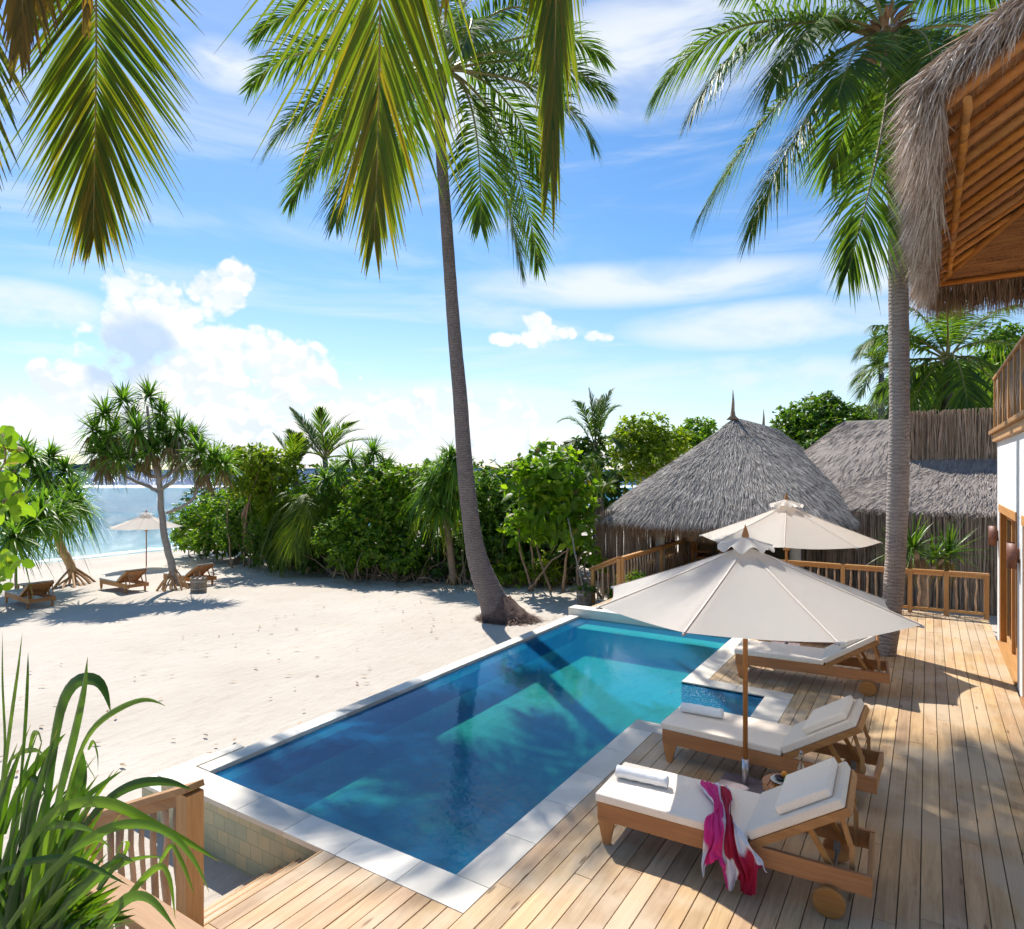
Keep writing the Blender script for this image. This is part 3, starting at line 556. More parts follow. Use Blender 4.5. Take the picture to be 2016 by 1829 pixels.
# ================================================================ loungers
def make_lounger(label,cushioned=True,low=False):
    r=thing('sun_lounger',label,'sun lounger',(0,0,0)); W=.70; Lg=2.07; t='teak'
    for y in (0,W-.035):
        mb=MB(); mb.box(.0,Lg,y,y+.035,.20,.345); mb.build('side_rail',M[t+'X'],r,.004,local=True)
    mb=MB(); mb.box(Lg-.036,Lg-.001,.037,W-.037,.225,.34); mb.build('end_rail',M[t+'Y'],r,.004,local=True)
    mb=MB(); mb.box(.002,.036,.037,W-.037,.205,.335); mb.build('foot_rail',M[t+'Y'],r,.004,local=True)
    for y in (0.,W-.05):
        mb=MB(); mb.add([(.004,y+.001,.199),(.15,y+.001,.199),(.105,y+.001,0),(.05,y+.001,0),(.004,y+.049,.199),(.15,y+.049,.199),(.105,y+.049,0),(.05,y+.049,0)],[(0,1,2,3),(7,6,5,4),(0,4,5,1),(1,5,6,2),(2,6,7,3),(3,7,4,0)]); mb.build('leg',M[t+'Z'],r,.003,local=True)
    if low:
        for y in (0.,W-.05): mb=MB(); mb.box(1.82,1.89,y,y+.049,0,.199); mb.build('leg',M[t+'Z'],r,.003,local=True)
    else:
        for y in (-.055,W+.015):
            mb=MB(); mb.lathe([(0,0),(.10,0),(.108,.006),(.108,.034),(.10,.04),(0,.04)],28,(1.80,y,.108),axis='Y',smooth=False); mb.build('wheel',M[t+'X'],r,local=True)
        mb=MB(); mb.tube([(1.80,-.01,.108),(1.80,W+.01,.108)],.014,8); mb.box(1.775,1.825,.002,.033,.108,.199); mb.box(1.775,1.825,W-.033,W-.002,.108,.199); mb.build('axle',M['steel'],r,local=True)
    # platform slats
    mb=MB()
    for i in range(11): x=.05+i*.112; mb.box(x,x+.085,.038,W-.038,.318,.343)
    mb.build('slats',M[t+'Y'],r,.002,local=True)
    hx,a=1.25,R(33); ca,sa=math.cos(a),math.sin(a)
    def B(u,y,v): return (hx+u*ca-v*sa,y,.352+u*sa+v*ca)
    def bbox(mb,u0,u1,y0,y1,v0,v1):
        mb.add([B(u0,y0,v0),B(u1,y0,v0),B(u1,y1,v0),B(u0,y1,v0),B(u0,y0,v1),B(u1,y0,v1),B(u1,y1,v1),B(u0,y1,v1)],[(0,3,2,1),(4,5,6,7),(0,1,5,4),(1,2,6,5),(2,3,7,6),(3,0,4,7)])
    mb=MB(); bbox(mb,0,.80,.0,.035,-.05,.01); bbox(mb,0,.80,W-.035,W,-.05,.01); bbox(mb,.765,.80,.036,W-.036,-.05,.008); bbox(mb,.0,.035,.036,W-.036,-.05,.008); mb.build('backrest_frame',M[t+'X'],r,.004,local=True)
    mb=MB()
    for i in range(7): u=.05+i*.10; bbox(mb,u,u+.08,.037,W-.037,-.02,.006)
    mb.build('backrest_slats',M[t+'Y'],r,.002,local=True)
    # prop frame
    for y in (.06,W-.09):
        p1=B(.45,y+.015,-.05); mb=MB(); mb.bar((p1[0],y+.015,p1[2]-.0),(1.86,y+.015,.215),.028,.04); mb.build('brace',M[t+'X'],r,.002,local=True)
        p2=B(.70,y+.055,-.055); mb=MB(); mb.bar(p2,(1.93,y+.055,.47),.022,.035,r=.4); mb.box(1.92,1.955,y+.044,y+.066,.20,.485,r=.4); mb.build('prop_arm',M[t+'Z'],r,.002,local=True)
    cm=M['cushion'] if cushioned else M['greycush']; c=.075 if cushioned else .05
    mb=MB(); mb.box(-.02,1.235,-.005,W+.005,.346,.346+c); mb.build('seat_cushion',cm,r,.018,4,local=True)
    mb=MB(); bbox(mb,.012,.79,.0-.003,W+.003,.012,.012+c); mb.build('back_cushion',cm,r,.018,4,local=True)
    if cushioned:
        mb=MB(); bbox(mb,.30,.735,.05,W-.05,.014+c,.014+c+.07); mb.build('head_cushion',cm,r,.016,4,local=True)
    return r
G1='cream cushioned loungers on the deck'
l1=make_lounger('cream cushioned teak lounger nearest the camera, with a pink wrap over its side'); l1['group']=G1
L1=(-2.40,5.14,0,R(2)); l1.location=L1[:3]; l1.rotation_euler=(0,0,L1[3])
L2=(-2.47,6.96,0,R(-1.6)); L3=(-2.52,10.40,0,R(4)); L4=(-2.88,12.95,0,R(2))
dup(l1,L2[:3],L2[3],'cream cushioned teak lounger behind the umbrella pole, second from the camera',G1)
dup(l1,L3[:3],L3[3],'cream cushioned teak lounger beyond the pool notch, half under the umbrella rim',G1)
dup(l1,L4[:3],L4[3],'cream cushioned teak lounger farthest along the deck, mostly hidden by the near umbrella',G1)
b1=make_lounger('wooden beach lounger with slatted back at left, nearest the leaning pandanus trunk',False,True); G2='wooden loungers on the beach'; b1['group']=G2
def place_b(o,x,y,rz): o.location=(x,y,float(sandz(x+1))+.0); o.rotation_euler=(0,0,rz)
place_b(b1,-25.0,9.0,R(-3))
def pb(x,y,rz,label): dup(b1,(x,y,float(sandz(x+1))),rz,label,G2)
pb(-25.0,7.1,R(2),'wooden beach lounger cut by the left edge of the picture')
pb(-25.1,11.9,R(-2),'wooden beach lounger in front of the white beach umbrella, foot towards the sea')
pb(-24.0,13.6,R(4),'wooden beach lounger behind the prop roots of the tall pandanus tree')
def lw(L,p):  # lounger-local to world
    c,s=math.cos(L[3]),math.sin(L[3]); return np.array([L[0]+c*p[0]-s*p[1],L[1]+s*p[0]+c*p[1],L[2]+p[2]])
# towels: spiral rolled sheet
def towel(L,x,y,rz,label,ln=.46,rad=.062):
    n=74; turns=3.6; rr=[]; 
    for k in range(n):
        f=k/(n-1.); a=f*turns*2*math.pi; r_=.010+(rad-.010)*f; rr.append((r_,a))
    nb=NB(); m=15; V=np.zeros((1,n,m,3))
    for i,(r_,a) in enumerate(rr):
        for j in range(m):
            v=(j/(m-1.)-.5)*ln; wob=.0035*math.sin(9*v*6+i*.3)*(1 if i>n-24 else .3)
            fl=.88 
            V[0,i,j]=((r_+wob)*math.cos(a-2.1),v*(1+.012*math.sin(a)),(r_+wob)*math.sin(a-2.1)*fl)
    c,s=math.cos(rz),math.sin(rz); base=lw(L,(x,y,.346+.075+rad*.89))
    X=V[...,0].copy();Y=V[...,1].copy(); V[...,0]=c*X-s*Y; V[...,1]=s*X+c*Y; V+=base
    nb.grid(V,.6); o=nb.build('rolled_towel',M['towel'],smooth=True); sol=o.modifiers.new('thick','SOLIDIFY'); sol.thickness=.011; sol.offset=-1
    tag(o,label,'towel','rolled white towels'); return o
towel(L1,.27,.38,R(-85),'rolled white towel on the foot of the lounger nearest the camera')
towel(L2,.30,.45,R(-87),'rolled white towel on the foot of the second lounger, close to the pool notch')
# sarong draped over lounger 1
def sarong_mesh():
    path=[(.84,.62,.440),(.88,.52,.447),(.94,.38,.446),(.99,.24,.446),(1.03,.10,.446),(1.055,.00,.437),(1.07,-.045,.395),(1.085,-.065,.30),(1.10,-.075,.20),(1.11,-.08,.12),(1.12,-.082,.055)]
    P=np.array([lw(L1,p) for p in path]); k=len(P); t=np.linspace(0,k-1,60); Q=np.stack([np.interp(t,np.arange(k),P[:,i]) for i in range(3)],-1)
    for _ in range(3): Q[1:-1]=(Q[:-2]+Q[1:-1]*2+Q[2:])/4
    n=len(Q); m=96; V=np.zeros((1,n,m,3)); rr=np.linspace(0,1,m); C_=np.zeros((n,m))
    ex=np.array([math.cos(L1[3]),math.sin(L1[3]),0]); ey=np.array([-math.sin(L1[3]),math.cos(L1[3]),0])
    ph=rs.rand(12)*6.28
    for i in range(n):
        f=i/(n-1.); wd=.20-.07*math.exp(-((f-.38)/.14)**2)+.22*max(0,f-.4)**1.1+.03*math.sin(f*17); hang=np.clip((i-n*.52)/(n*.16),0,1)
        amp=.016+.030*f; up=np.array([0,0,1.])*(1-hang)-ey*hang
        for j,u in enumerate(rr):
            fold=.5*math.sin(u*17+f*4+1.2*math.sin(f*7+ph[0]))+.32*math.sin(u*31+ph[1]+3*math.sin(f*5+ph[2]))+.22*math.sin(u*53+f*11+ph[3])+.18*math.sin(u*9-f*23+ph[4])
            off=ex*((u-.5)*wd*1.2+.012*math.sin(f*14+u*9+ph[5]))+up*(abs(fold)*amp*1.5+.005)+ex*math.cos(u*21+f*6)*.011
            tail=-np.array([0,0,1.])*hang*(-.15*max(0,math.sin((u-.02)*5.2))*(u<.42)+.05*(.42<u<.56)-.06*(.60<u<.68)+.05*(.68<u<.84)-.20*(u>.88)+.012*math.sin(u*40))*max(0,f-.55)*2.2
            shift=ex*(.16*max(0,u-.6)/.4-.03*(u<.35))*max(0,f-.5)*1.3
            V[0,i,j]=Q[i]+off+tail+shift; C_[i,j]=np.clip(u+.05*math.sin(f*8+ph[6])+.03*math.sin(f*23+u*7),0,1)
    V[...,2]=np.maximum(V[...,2],.02)
    nb=NB(); nb.grid(V,.5); nb.R=[C_.ravel()]; o=nb.build('sarong',M['sarong'],smooth=True); sub=o.modifiers.new('sub','SUBSURF'); sub.levels=1; sub.render_levels=1
    tag(o,'crumpled magenta, white and crimson wrap hanging over the side of the nearest lounger','sarong')
sarong_mesh()
# side table, plate, fruit, bottle, glass
T=np.array([-1.08,6.36,0]); tb=thing('side_table','small round slatted teak side table between the two nearest loungers','side table',T)
mb=MB()
for i in range(7):
    x=-.20+i*.0575; hw=math.sqrt(max(0,.2**2-(x+.026)**2)); mb.box(T[0]+x,T[0]+x+.052,T[1]-hw,T[1]+hw,.325,.345)
mb.build('table_top',M['teakY'],tb,.002)
mb=MB(); mb.lathe([(.185,.29),(.21,.29),(.215,.30),(.215,.343),(.198,.343),(.185,.325),(.185,.29)],36,tuple(T)); mb.build('rim',M['teakX'],tb)
for k in range(3):
    a=k*2.094+.4; mb=MB(); mb.bar(T+np.array([.15*math.cos(a),.15*math.sin(a),.29]),T+np.array([.17*math.cos(a),.17*math.sin(a),0]),.04,.04,up=(1,0,0)); mb.build('leg',M['teakZ'],tb,.003)
pc=(T[0]-.045,T[1]+.01,.347); mb=MB(); mb.lathe([(0,.004),(.06,.004),(.10,.018),(.104,.021),(.10,.023),(.06,.010),(0,.009)],36,pc); pl=mb.build('plate',M['ceramic']); tag(pl,'pale ceramic plate holding the fruit on the round side table','plate')
mb=MB(); mb.lathe([(0,.012),(.03,.012),(.052,.035),(.049,.036),(.028,.018),(0,.017)],28,(pc[0]-.02,pc[1]+.012,pc[2])); bw=mb.build('bowl',M['darkbowl']); tag(bw,'small dark glazed bowl on the fruit plate','bowl')
def fruit(name,label,cat,c,r,mat,sq=1.):
    mb=MB(); n=14; prof=[(r*math.sin(math.pi*k/10),-r*sq*math.cos(math.pi*k/10)) for k in range(11)]; mb.lathe(prof,n,c); o=mb.build(name,mat); tag(o,label,cat)
fruit('lime','green lime on the plate nearer the glass bottle','lime',(pc[0]+.045,pc[1]-.028,pc[2]+.038),.028,M['lime'],.9)
fruit('green_apple','pale green apple behind the lime on the fruit plate','apple',(pc[0]+.052,pc[1]+.03,pc[2]+.042),.030,M['lime'],.95)
fruit('orange','small orange at the back of the fruit plate','orange',(pc[0]+.005,pc[1]+.062,pc[2]+.046),.030,M['orange'])
bc=(T[0]+.11,T[1]+.03,.346); mb=MB(); mb.lathe([(0,.002),(.036,.002),(.040,.012),(.040,.13),(.034,.16),(.018,.20),(.015,.225),(.016,.275),(.019,.28),(.019,.287),(.014,.288)],28,bc); b_=mb.build('glass_bottle',M['glass']); tag(b_,'tall clear glass bottle with a swing stopper on the side table','bottle')
mb=MB(); mb.lathe([(0,.286),(.012,.286),(.015,.30),(.010,.312),(0,.314)],14,bc); mb.build('stopper',M['steel'],b_)
gc=(T[0]+.105,T[1]-.075,.346); mb=MB(); mb.lathe([(0,.003),(.026,.003),(.031,.01),(.034,.085),(.032,.085),(.029,.012),(0,.010)],24,gc); g_=mb.build('drinking_glass',M['glass']); tag(g_,'clear drinking glass in front of the bottle on the side table','drinking glass')
# ================================================================ umbrellas
def make_umbrella(label,polemat='teakZ'):
    r=thing('umbrella',label,'umbrella',(0,0,0)); Rr=1.51; zr=1.86; za=2.42; off=R(39.4); n=8
    # canopy: sagging panels between straight ribs
    nb=NB(); K=14; Sg=12; V=np.zeros((1,K+1,n*Sg+1,3))
    for i in range(K+1):
        f=i/K
        for j in range(n*Sg+1):
            k=j/Sg; a0=off+math.floor(k)*2*math.pi/n; u=k-math.floor(k); a1=a0+2*math.pi/n
            x=(1-u)*math.cos(a0)+u*math.cos(a1); y=(1-u)*math.sin(a0)+u*math.sin(a1)
            sc=1-.045*4*u*(1-u)*f*f; rr=Rr*(.035+.965*f)
            z=za-(za-zr)*(f**.93)-.045*4*u*(1-u)*f*(1-.25*f)-.05*f*(1-f)*0
            V[0,i,j]=(x*rr*sc,y*rr*sc,z)
    nb.grid(V,.5); cn=nb.build('canopy',M['canvas'],r,True,smooth=False); cn.data.polygons.foreach_set('use_smooth',[True]*len(cn.data.polygons))
    # wavy vent cap
    nb=NB(); V=np.zeros((1,7,97,3))
    for i in range(7):
        f=i/6.
        for j in range(97):
            a=j/96*2*math.pi; rr=.03+.235*f; fl=math.cos(a*8+off*8+math.pi)*.035*f*f; z=za+.10-.105*f**1.1+fl*1.0
            V[0,i,j]=((rr+.02*f*math.cos(a*8+1))*math.cos(a),(rr+.02*f*math.cos(a*8+1))*math.sin(a),z)
    nb.grid(V,.5); vn=nb.build('vent_cap',M['canvas'],r,True,smooth=True)
    mb=MB(); mb.lathe([(0,za+.03),(.026,za+.03),(.030,za+.09),(.036,za+.115),(.032,za+.135),(.016,za+.185),(.003,za+.225),(0,za+.226)],18); mb.build('finial',M['teakZ'],r,local=True)
    mb=MB(); mb.tube([(0,0,.02),(0,0,1.2),(0,0,za+.04)],.024,14); mb.build('pole',M[polemat],r,local=True)
    for k in range(n):
        a=off+k*2*math.pi/n; c,s=math.cos(a),math.sin(a)
        mb=MB(); mb.bar((.05*c,.05*s,za-.055),(Rr*.985*c,Rr*.985*s,zr-.014),.016,.022); mb.bar((.04*c,.04*s,1.72),(Rr*.5*c,Rr*.5*s,za-.055-(za-zr)*.46),.013,.018); mb.build('rib',M['teakX'],r,local=True)
        sm_=MB(); pts_=[(Rr*(.035+.965*f)*c,Rr*(.035+.965*f)*s,za-(za-zr)*(f**.93)+.003) for f in [q/8. for q in range(1,9)]]
        for q in range(7): sm_.bar(pts_[q],pts_[q+1],.018,.003,r=.5)
        sm_.build('seam',M['seam'],r,local=True)
        mb=MB(); mb.tube([(Rr*.98*c,Rr*.98*s,zr-.01),(Rr*1.012*c,Rr*1.012*s,zr-.014)],.012,8); mb.build('rib_tip',M['steel'],r,local=True)
    mb=MB(); mb.lathe([(.026,1.66),(.055,1.66),(.055,1.75),(.026,1.75)],12); mb.build('runner_hub',M['teakZ'],r,local=True)
    return r
G3='cream canvas umbrellas'
u1=make_umbrella('large cream umbrella nearest the camera, its wooden pole standing between the two near loungers'); u1['group']=G3; u1.location=(-1.55,6.80,0)
u1.scale=(1,1,1)
u2=dup(u1,(-2.15,12.55,0),R(14),'cream umbrella farther along the deck below the thatched pavilion roof',G3); u2.scale=(.99,.99,1.055)
for k,(u,pz) in enumerate(((u1,(-1.55,6.80,0)),(u2,(-2.06,12.0,0)))):
    b=MB(); b.box(pz[0]-.24,pz[0]+.24,pz[1]-.17,pz[1]+.17,.001,.05); b.build('base_plate',M['slate'],u,.006) if k==0 else None
    if k==1:
        b2=MB(); b2.box(-.24,.24,-.2,.2,.001,.05); b2.build('base_plate',M['slate'],u,.006,local=True)
    b=MB(); b.tube([(0,0,.05),(0,0,.30)],.034,16); b.build('base_tube',M['steel'],u,local=True)
p=gs(288,1118); u3=dup(u1,p,R(9),'white beach umbrella standing by the sea between two beach loungers',G3,skip=('base_plate','base_tube'))
u3.location=tuple(p)
# small beach table + stave basket
p=gs(52,1172); bt=thing('beach_table','small dark wooden side table between the two left beach loungers','side table',p)
mb=MB(); mb.box(p[0]-.25,p[0]+.25,p[1]-.2,p[1]+.2,p[2]+.36,p[2]+.40); mb.build('table_top',M['teakY'],bt,.004)
for sx in (-.2,.2):
    for sy in (-.15,.15): mb=MB(); mb.bar((p[0]+sx,p[1]+sy,p[2]+.36),(p[0]+sx*1.2,p[1]+sy*1.2,p[2]),.05,.05,up=(1,0,0)); mb.build('leg',M['teakZ'],bt,.003)
def stave(name,label,cat,c,r0,r1,h,n=24,mat='greywood',tilt=0.,uneven=.04):
    r=thing(name,label,cat,c); mb=MB()
    for i in range(n):
        a=2*math.pi*i/n; hh=h*(1+rs.uniform(-uneven,uneven)); co,si=math.cos(a),math.sin(a)
        mb.bar((c[0]+r0*co,c[1]+r0*si,c[2]-.03),(c[0]+r1*co+tilt*hh,c[1]+r1*si,c[2]+hh),2*math.pi*r0/n*.9,.025,up=(co,si,0))
    mb.build('staves',M[mat],r,.003)
    mb=MB(); mb.lathe([(r0*.93,.05),(r1*.93,h*.92),(0,h*.9)],20,tuple(c)); mb.build('liner',M['slate'],r)
    for f in (.25,.75): rr=r0+(r1-r0)*f; mb=MB(); mb.lathe([(rr+.014,h*f-.012),(rr+.019,h*f),(rr+.014,h*f+.012)],28,tuple(c)); mb.build('hoop',M['steel'],r)
    return r
p=gs(391,1165); stave('stave_basket','wooden stave basket on the sand right of the pandanus prop roots','basket',p,.24,.25,.50,18,'greywood',0,.07)
p=gs(1151,1193); POT=p; stave('stave_planter','grey stave planter pot on the sand left of the pavilion steps','planter',p,.18,.22,.46,26,'greywood')
# ================================================================ plant builders
def taper(x): return max(.04,min(1,x*8+.35))*max(.05,(1-x**2.6))
def leafp(x): return max(.06,math.sin(math.pi*min(1,x*.94+.05))**.75)
def strapp(x): return (.75+.5*x if x<.5 else 1.0)*max(.03,(1-x**4))
def bez(pts,n=24):
    P=np.array(pts,float); t=np.linspace(0,1,n)[:,None]; k=len(P)-1
    if k>3:   # smooth polyline
        s=np.linspace(0,k,n); Q=np.stack([np.interp(s,np.arange(k+1),P[:,i]) for i in range(3)],-1)
        for _ in range(3): Q[1:-1]=(Q[:-2]+2*Q[1:-1]+Q[2:])/4
        return Q
    out=0
    for i in range(k+1): out=out+math.comb(k,i)*t**i*(1-t)**(k-i)*P[i]
    return out
def frond(name,parent,path,n=60,L=.9,W=.035,mat='palmfar',rm='rachis',r0=.03,sag=.35,fwd=.55,start=.16,segs=3,fold=0.,side=None,lprof=None,v=.25,jit=.12,rr=None,drytip=None):
    """rachis = midrib along path with leaflets on both sides (one mesh) ; parent gets one 'frond'"""
    C=bez(path,28) if len(path)<=4 else bez(path,32); arc=np.concatenate([[0],np.cumsum(np.linalg.norm(np.diff(C,axis=0),axis=1))]); T_=arc[-1]
    T=unit(np.gradient(C,axis=0))
    nb=NB(); rad=np.linspace(1,.15,len(C))*r0; nb.tubes(C[None],rad[None],6,.5); nrach=nb.n
    s=start+(1-start)*np.linspace(0,1,n)**.95; s=s+rs.randn(n)*.15/n; s=np.clip(s,0,.998)
    pos=np.stack([np.interp(s*T_,arc,C[:,i]) for i in range(3)],-1); tg=unit(np.stack([np.interp(s*T_,arc,T[:,i]) for i in range(3)],-1))
    up=np.array([0,0,1.])
    if side is None:
        sd_=np.cross(tg,up); bad=np.linalg.norm(sd_,axis=1)<.15; ref=np.cross(unit(C[len(C)//3]-C[0]),up); ref=unit(ref) if np.linalg.norm(ref)>.05 else RGT
        sd_[bad]=ref; sd_=unit(sd_); sd_=np.where((sd_@ref)[:,None]<0,-sd_,sd_)
    else: sd_=np.broadcast_to(unit(side),(n,3)); sd_=unit(sd_-tg*np.sum(sd_*tg,1,keepdims=True))
    nrm=unit(np.cross(sd_,tg)); nrm=np.where((nrm@up)[:,None]<0,-nrm,nrm)
    lp=lprof if lprof else (lambda x: (.45+1.1*x if x<.4 else .89+.11*math.cos((x-.4)*3))*(1-.62*max(0,(x-.45)/.55)**1.6))
    ll=np.array([lp((x-start)/(1-start)) for x in s])*L
    for sg in (-1,1):
        keep=rs.rand(n)>.05; f=fwd*(1+.7*((s-start)/(1-start))**2+4.5*((s-start)/(1-start))**5)[:,None]
        D=unit(sd_*sg+tg*f+nrm*v+rs.randn(n,3)*jit); S=unit(np.cross(D,nrm)); 
        r_=rs.rand(n) if rr is None else np.clip(rr[0]+(rr[1]-rr[0])*s+rs.randn(n)*.16,0,1)
        nb.ribbons(pos[keep],D[keep],S[keep],ll[keep]*(1+.12*rs.randn(keep.sum())),W*(.8+.4*rs.rand(keep.sum())),(sag*(.6+.8*rs.rand(n)))[keep],segs,taper,fold,r_[keep])
    # set midrib attribute low tt
    o=nb.build(name,M[mat],parent); 
    o.data.materials.append(M[rm]); npoly=(len(C)-1)*6; mi=np.zeros(len(o.data.polygons),dtype=np.int32); mi[:npoly]=1; o.data.polygons.foreach_set('material_index',mi); return o
def trunk_px(parent,pts,d0,d1=None,mat='palmbark',name='trunk',n=16,rough=.03):
    """pts: (px,py,radius px) from the base up; distances d0..d1"""
    d1=d0 if d1 is None else d1; k=len(pts); P=[];Rr=[]
    for i,(x,y,r) in enumerate(pts):
        d=d0+(d1-d0)*i/(k-1.); P.append(pt(x,y,d)); Rr.append(r/FP*d)
    m=90; s=np.linspace(0,k-1,m); Q=np.stack([np.interp(s,np.arange(k),np.array(P)[:,i]) for i in range(3)],-1); rad=np.interp(s,np.arange(k),Rr)
    for _ in range(4): Q[1:-1]=(Q[:-2]+2*Q[1:-1]+Q[2:])/4
    rad=rad*(1+rough*np.where(np.arange(m)%3==0,1,-.4)*.6+rough*rs.randn(m)*.3)
    mb=MB(); mb.tube(Q,rad,n); o=mb.build(name,M[mat],parent); return Q
def trunk_w(parent,P,rad,mat='branch',name='trunk',n=8,wig=.0):
    P=np.array(P,float)
    if len(P)<3: P=np.array([P[0],(P[0]+P[1])/2,P[1]])
    k=len(P); m=max(10,k*4); s=np.linspace(0,k-1,m); Q=np.stack([np.interp(s,np.arange(k),P[:,i]) for i in range(3)],-1)
    for _ in range(2): Q[1:-1]=(Q[:-2]+2*Q[1:-1]+Q[2:])/4
    Q[1:-1]+=rs.randn(m-2,3)*wig; mb=MB(); mb.tube(Q,np.linspace(rad[0],rad[1],m),n); return mb.build(name,M[mat],parent)
def palm(name,label,center,fr,L=.8,trunk=None,group=None,loc=None,**kw):
    """center (px,py,d); fr list of ((ctrl px,py),(tip px,py),dd) with dd the extra depth of the tip"""
    cx,cy,d=center; C0=pt(cx,cy,d); r=thing(name,label,'palm tree',loc if loc is not None else C0,0,group)
    for k,f in enumerate(fr):
        (ax,ay),(bx,by),dd=f[:3]; o=f[3] if len(f)>3 else {}
        p=[C0+rs.randn(3)*.06,pt(ax,ay,d+dd*.45),pt(bx,by,d+dd)]
        kk=dict(kw); kk.update(o); frond('frond',r,p,L=L,**kk)
    return r,C0
# ---- tall leaning palm on the sand
LP=[(985,1222,36),(978,1200,31),(968,1175,27),(955,1145,24),(942,1110,21),(933,1070,18.5),(925,1010,17),(917,940,16),(911,860,15),(906,780,14.3),(898,700,13.5),(890,600,12.6),(883,500,12),(876,400,11.3),(868,300,10.8),(865,220,10.5),(868,165,11),(873,138,13)]
cen=(876,140,16.9)
b0=gs(985,1218)
fr=[((640,-60),(505,70),.3),((720,170),(600,340),1.4),((1090,10),(1190,120),1.6),((590,40),(494,170),.6),((600,160),(524,300),-1.0),((640,230),(572,398),.8),((700,220),(662,434),-1.6),((760,60),(560,110),2.2),
 ((1090,80),(1198,186),.5),((1120,150),(1166,280),-1.),((1010,150),(1068,345),1.5),((950,150),(946,440),-1.2),((960,160),(1026,528),.4),((1010,200),(1060,520),1.8),
 ((960,-40),(910,100),-3.2),((1000,-60),(1100,60),-1.5),((930,-100),(1010,-60),1.5),((850,-110),(820,-60),2.),((800,160),(780,330),2.6),((1010,60),(1080,150),-2.6),((770,100),(640,250),3.)]
lp,_=palm('coconut_palm','tall coconut palm with a slender leaning trunk rising from the sand left of the pool',cen,fr,L=1.22,loc=b0,n=100,W=.052,sag=.40,segs=3,r0=.045,jit=.12,fwd=.5)
trunk_px(lp,LP,16.8,17.0)
nb=NB(); N=2600; a=rs.rand(N)*2*np.pi; q=np.sqrt(rs.rand(N)); bx=pt(1003,1212,16.6); P=np.stack([bx[0]+.88*q*np.cos(a),bx[1]+.6*q*np.sin(a),np.full(N,b0[2]+.02)+.34*(1-q)*rs.rand(N)],-1)
D=unit(np.stack([np.cos(a),np.sin(a),.5*rs.rand(N)],-1)+rs.randn(N,3)*.3); nb.ribbons(P,D,unit(np.cross(D,[0,0,1.])),.10+.14*rs.rand(N),.022,.5,3,taper); nb.build('root_mat',M['root'],lp)
mb=MB(); c0=pt(995,1214,16.65); K=7
vs=[];fs=[]
for i in range(K+1):
    f=i/K
    for j in range(20):
        an=j/20*2*math.pi; rr=(.82*(1-f)**.8+.2*f)*(1+.13*rs.randn()*(1-f)); x=c0[0]+(.10+.0*f)*(1-f)+rr*math.cos(an)*1.0; y=c0[1]+rr*.7*math.sin(an); vs.append((x-.10*f,y,b0[2]-.05+.62*f**1.3+.03*rs.randn()))
for i in range(K):
    for j in range(20): fs.append((i*20+j,i*20+(j+1)%20,(i+1)*20+(j+1)%20,(i+1)*20+j))
mb.add(vs,fs,.4,True); mb.build('root_base',M['root'],lp)
# ---- palm growing through the deck on the right
RP=[(1740,1300,19),(1750,1240,18.5),(1758,1180,18),(1763,1100,18),(1767,1000,19),(1770,900,18.5),(1771,800,18),(1770,700,18),(1769,600,17.5),(1768,500,17),(1766,400,16.5),(1764,300,16),(1760,200,16),(1752,120,17),(1748,60,20)]
cen=(1742,75,11.4)
fr=[((1430,-40),(1288,190),.5),((1500,-30),(1362,218),-.6),((1600,-30),(1530,160),-1.2),((1560,110),(1377,425),.5),((1600,150),(1481,445),-.5),((1755,230),(1669,533),-.8,{'side':RGT}),
 ((1840,10),(1835,150),-1.3),((1900,0),(2010,110),.8),((1850,-90),(1990,-20),.3),((1680,-160),(1560,-120),1.),((1760,-200),(1800,-220),.5),((1650,-90),(1440,-20),1.8),((1700,130),(1640,330),1.6),((1800,120),(1830,330),1.4),((1690,40),(1650,190),-1.8),((1760,60),(1900,240),2.),((1770,100),(1760,330),1.8)]
rp,_=palm('coconut_palm','thick trunked coconut palm growing up through the deck beside the thatched roof overhang',cen,fr,L=1.05,loc=gp(1743,1292),n=116,W=.042,sag=.62,r0=.04,jit=.09,fwd=.5)
trunk_px(rp,RP,11.35,11.3,n=20,mat='palmbarkpale')
nb=NB(); N=160; C0=pt(1744,95,11.3); a=rs.rand(N)*6.28; P=C0+np.stack([.16*np.cos(a),.16*np.sin(a),-.3+.7*rs.rand(N)],-1); D=unit(np.stack([np.cos(a),np.sin(a),.5+rs.rand(N)],-1)); nb.ribbons(P,D,unit(np.cross(D,[0,0,1.])),.25+.25*rs.rand(N),.07,.5,3,taper); nb.build('leaf_sheath',M['fringe'],rp)
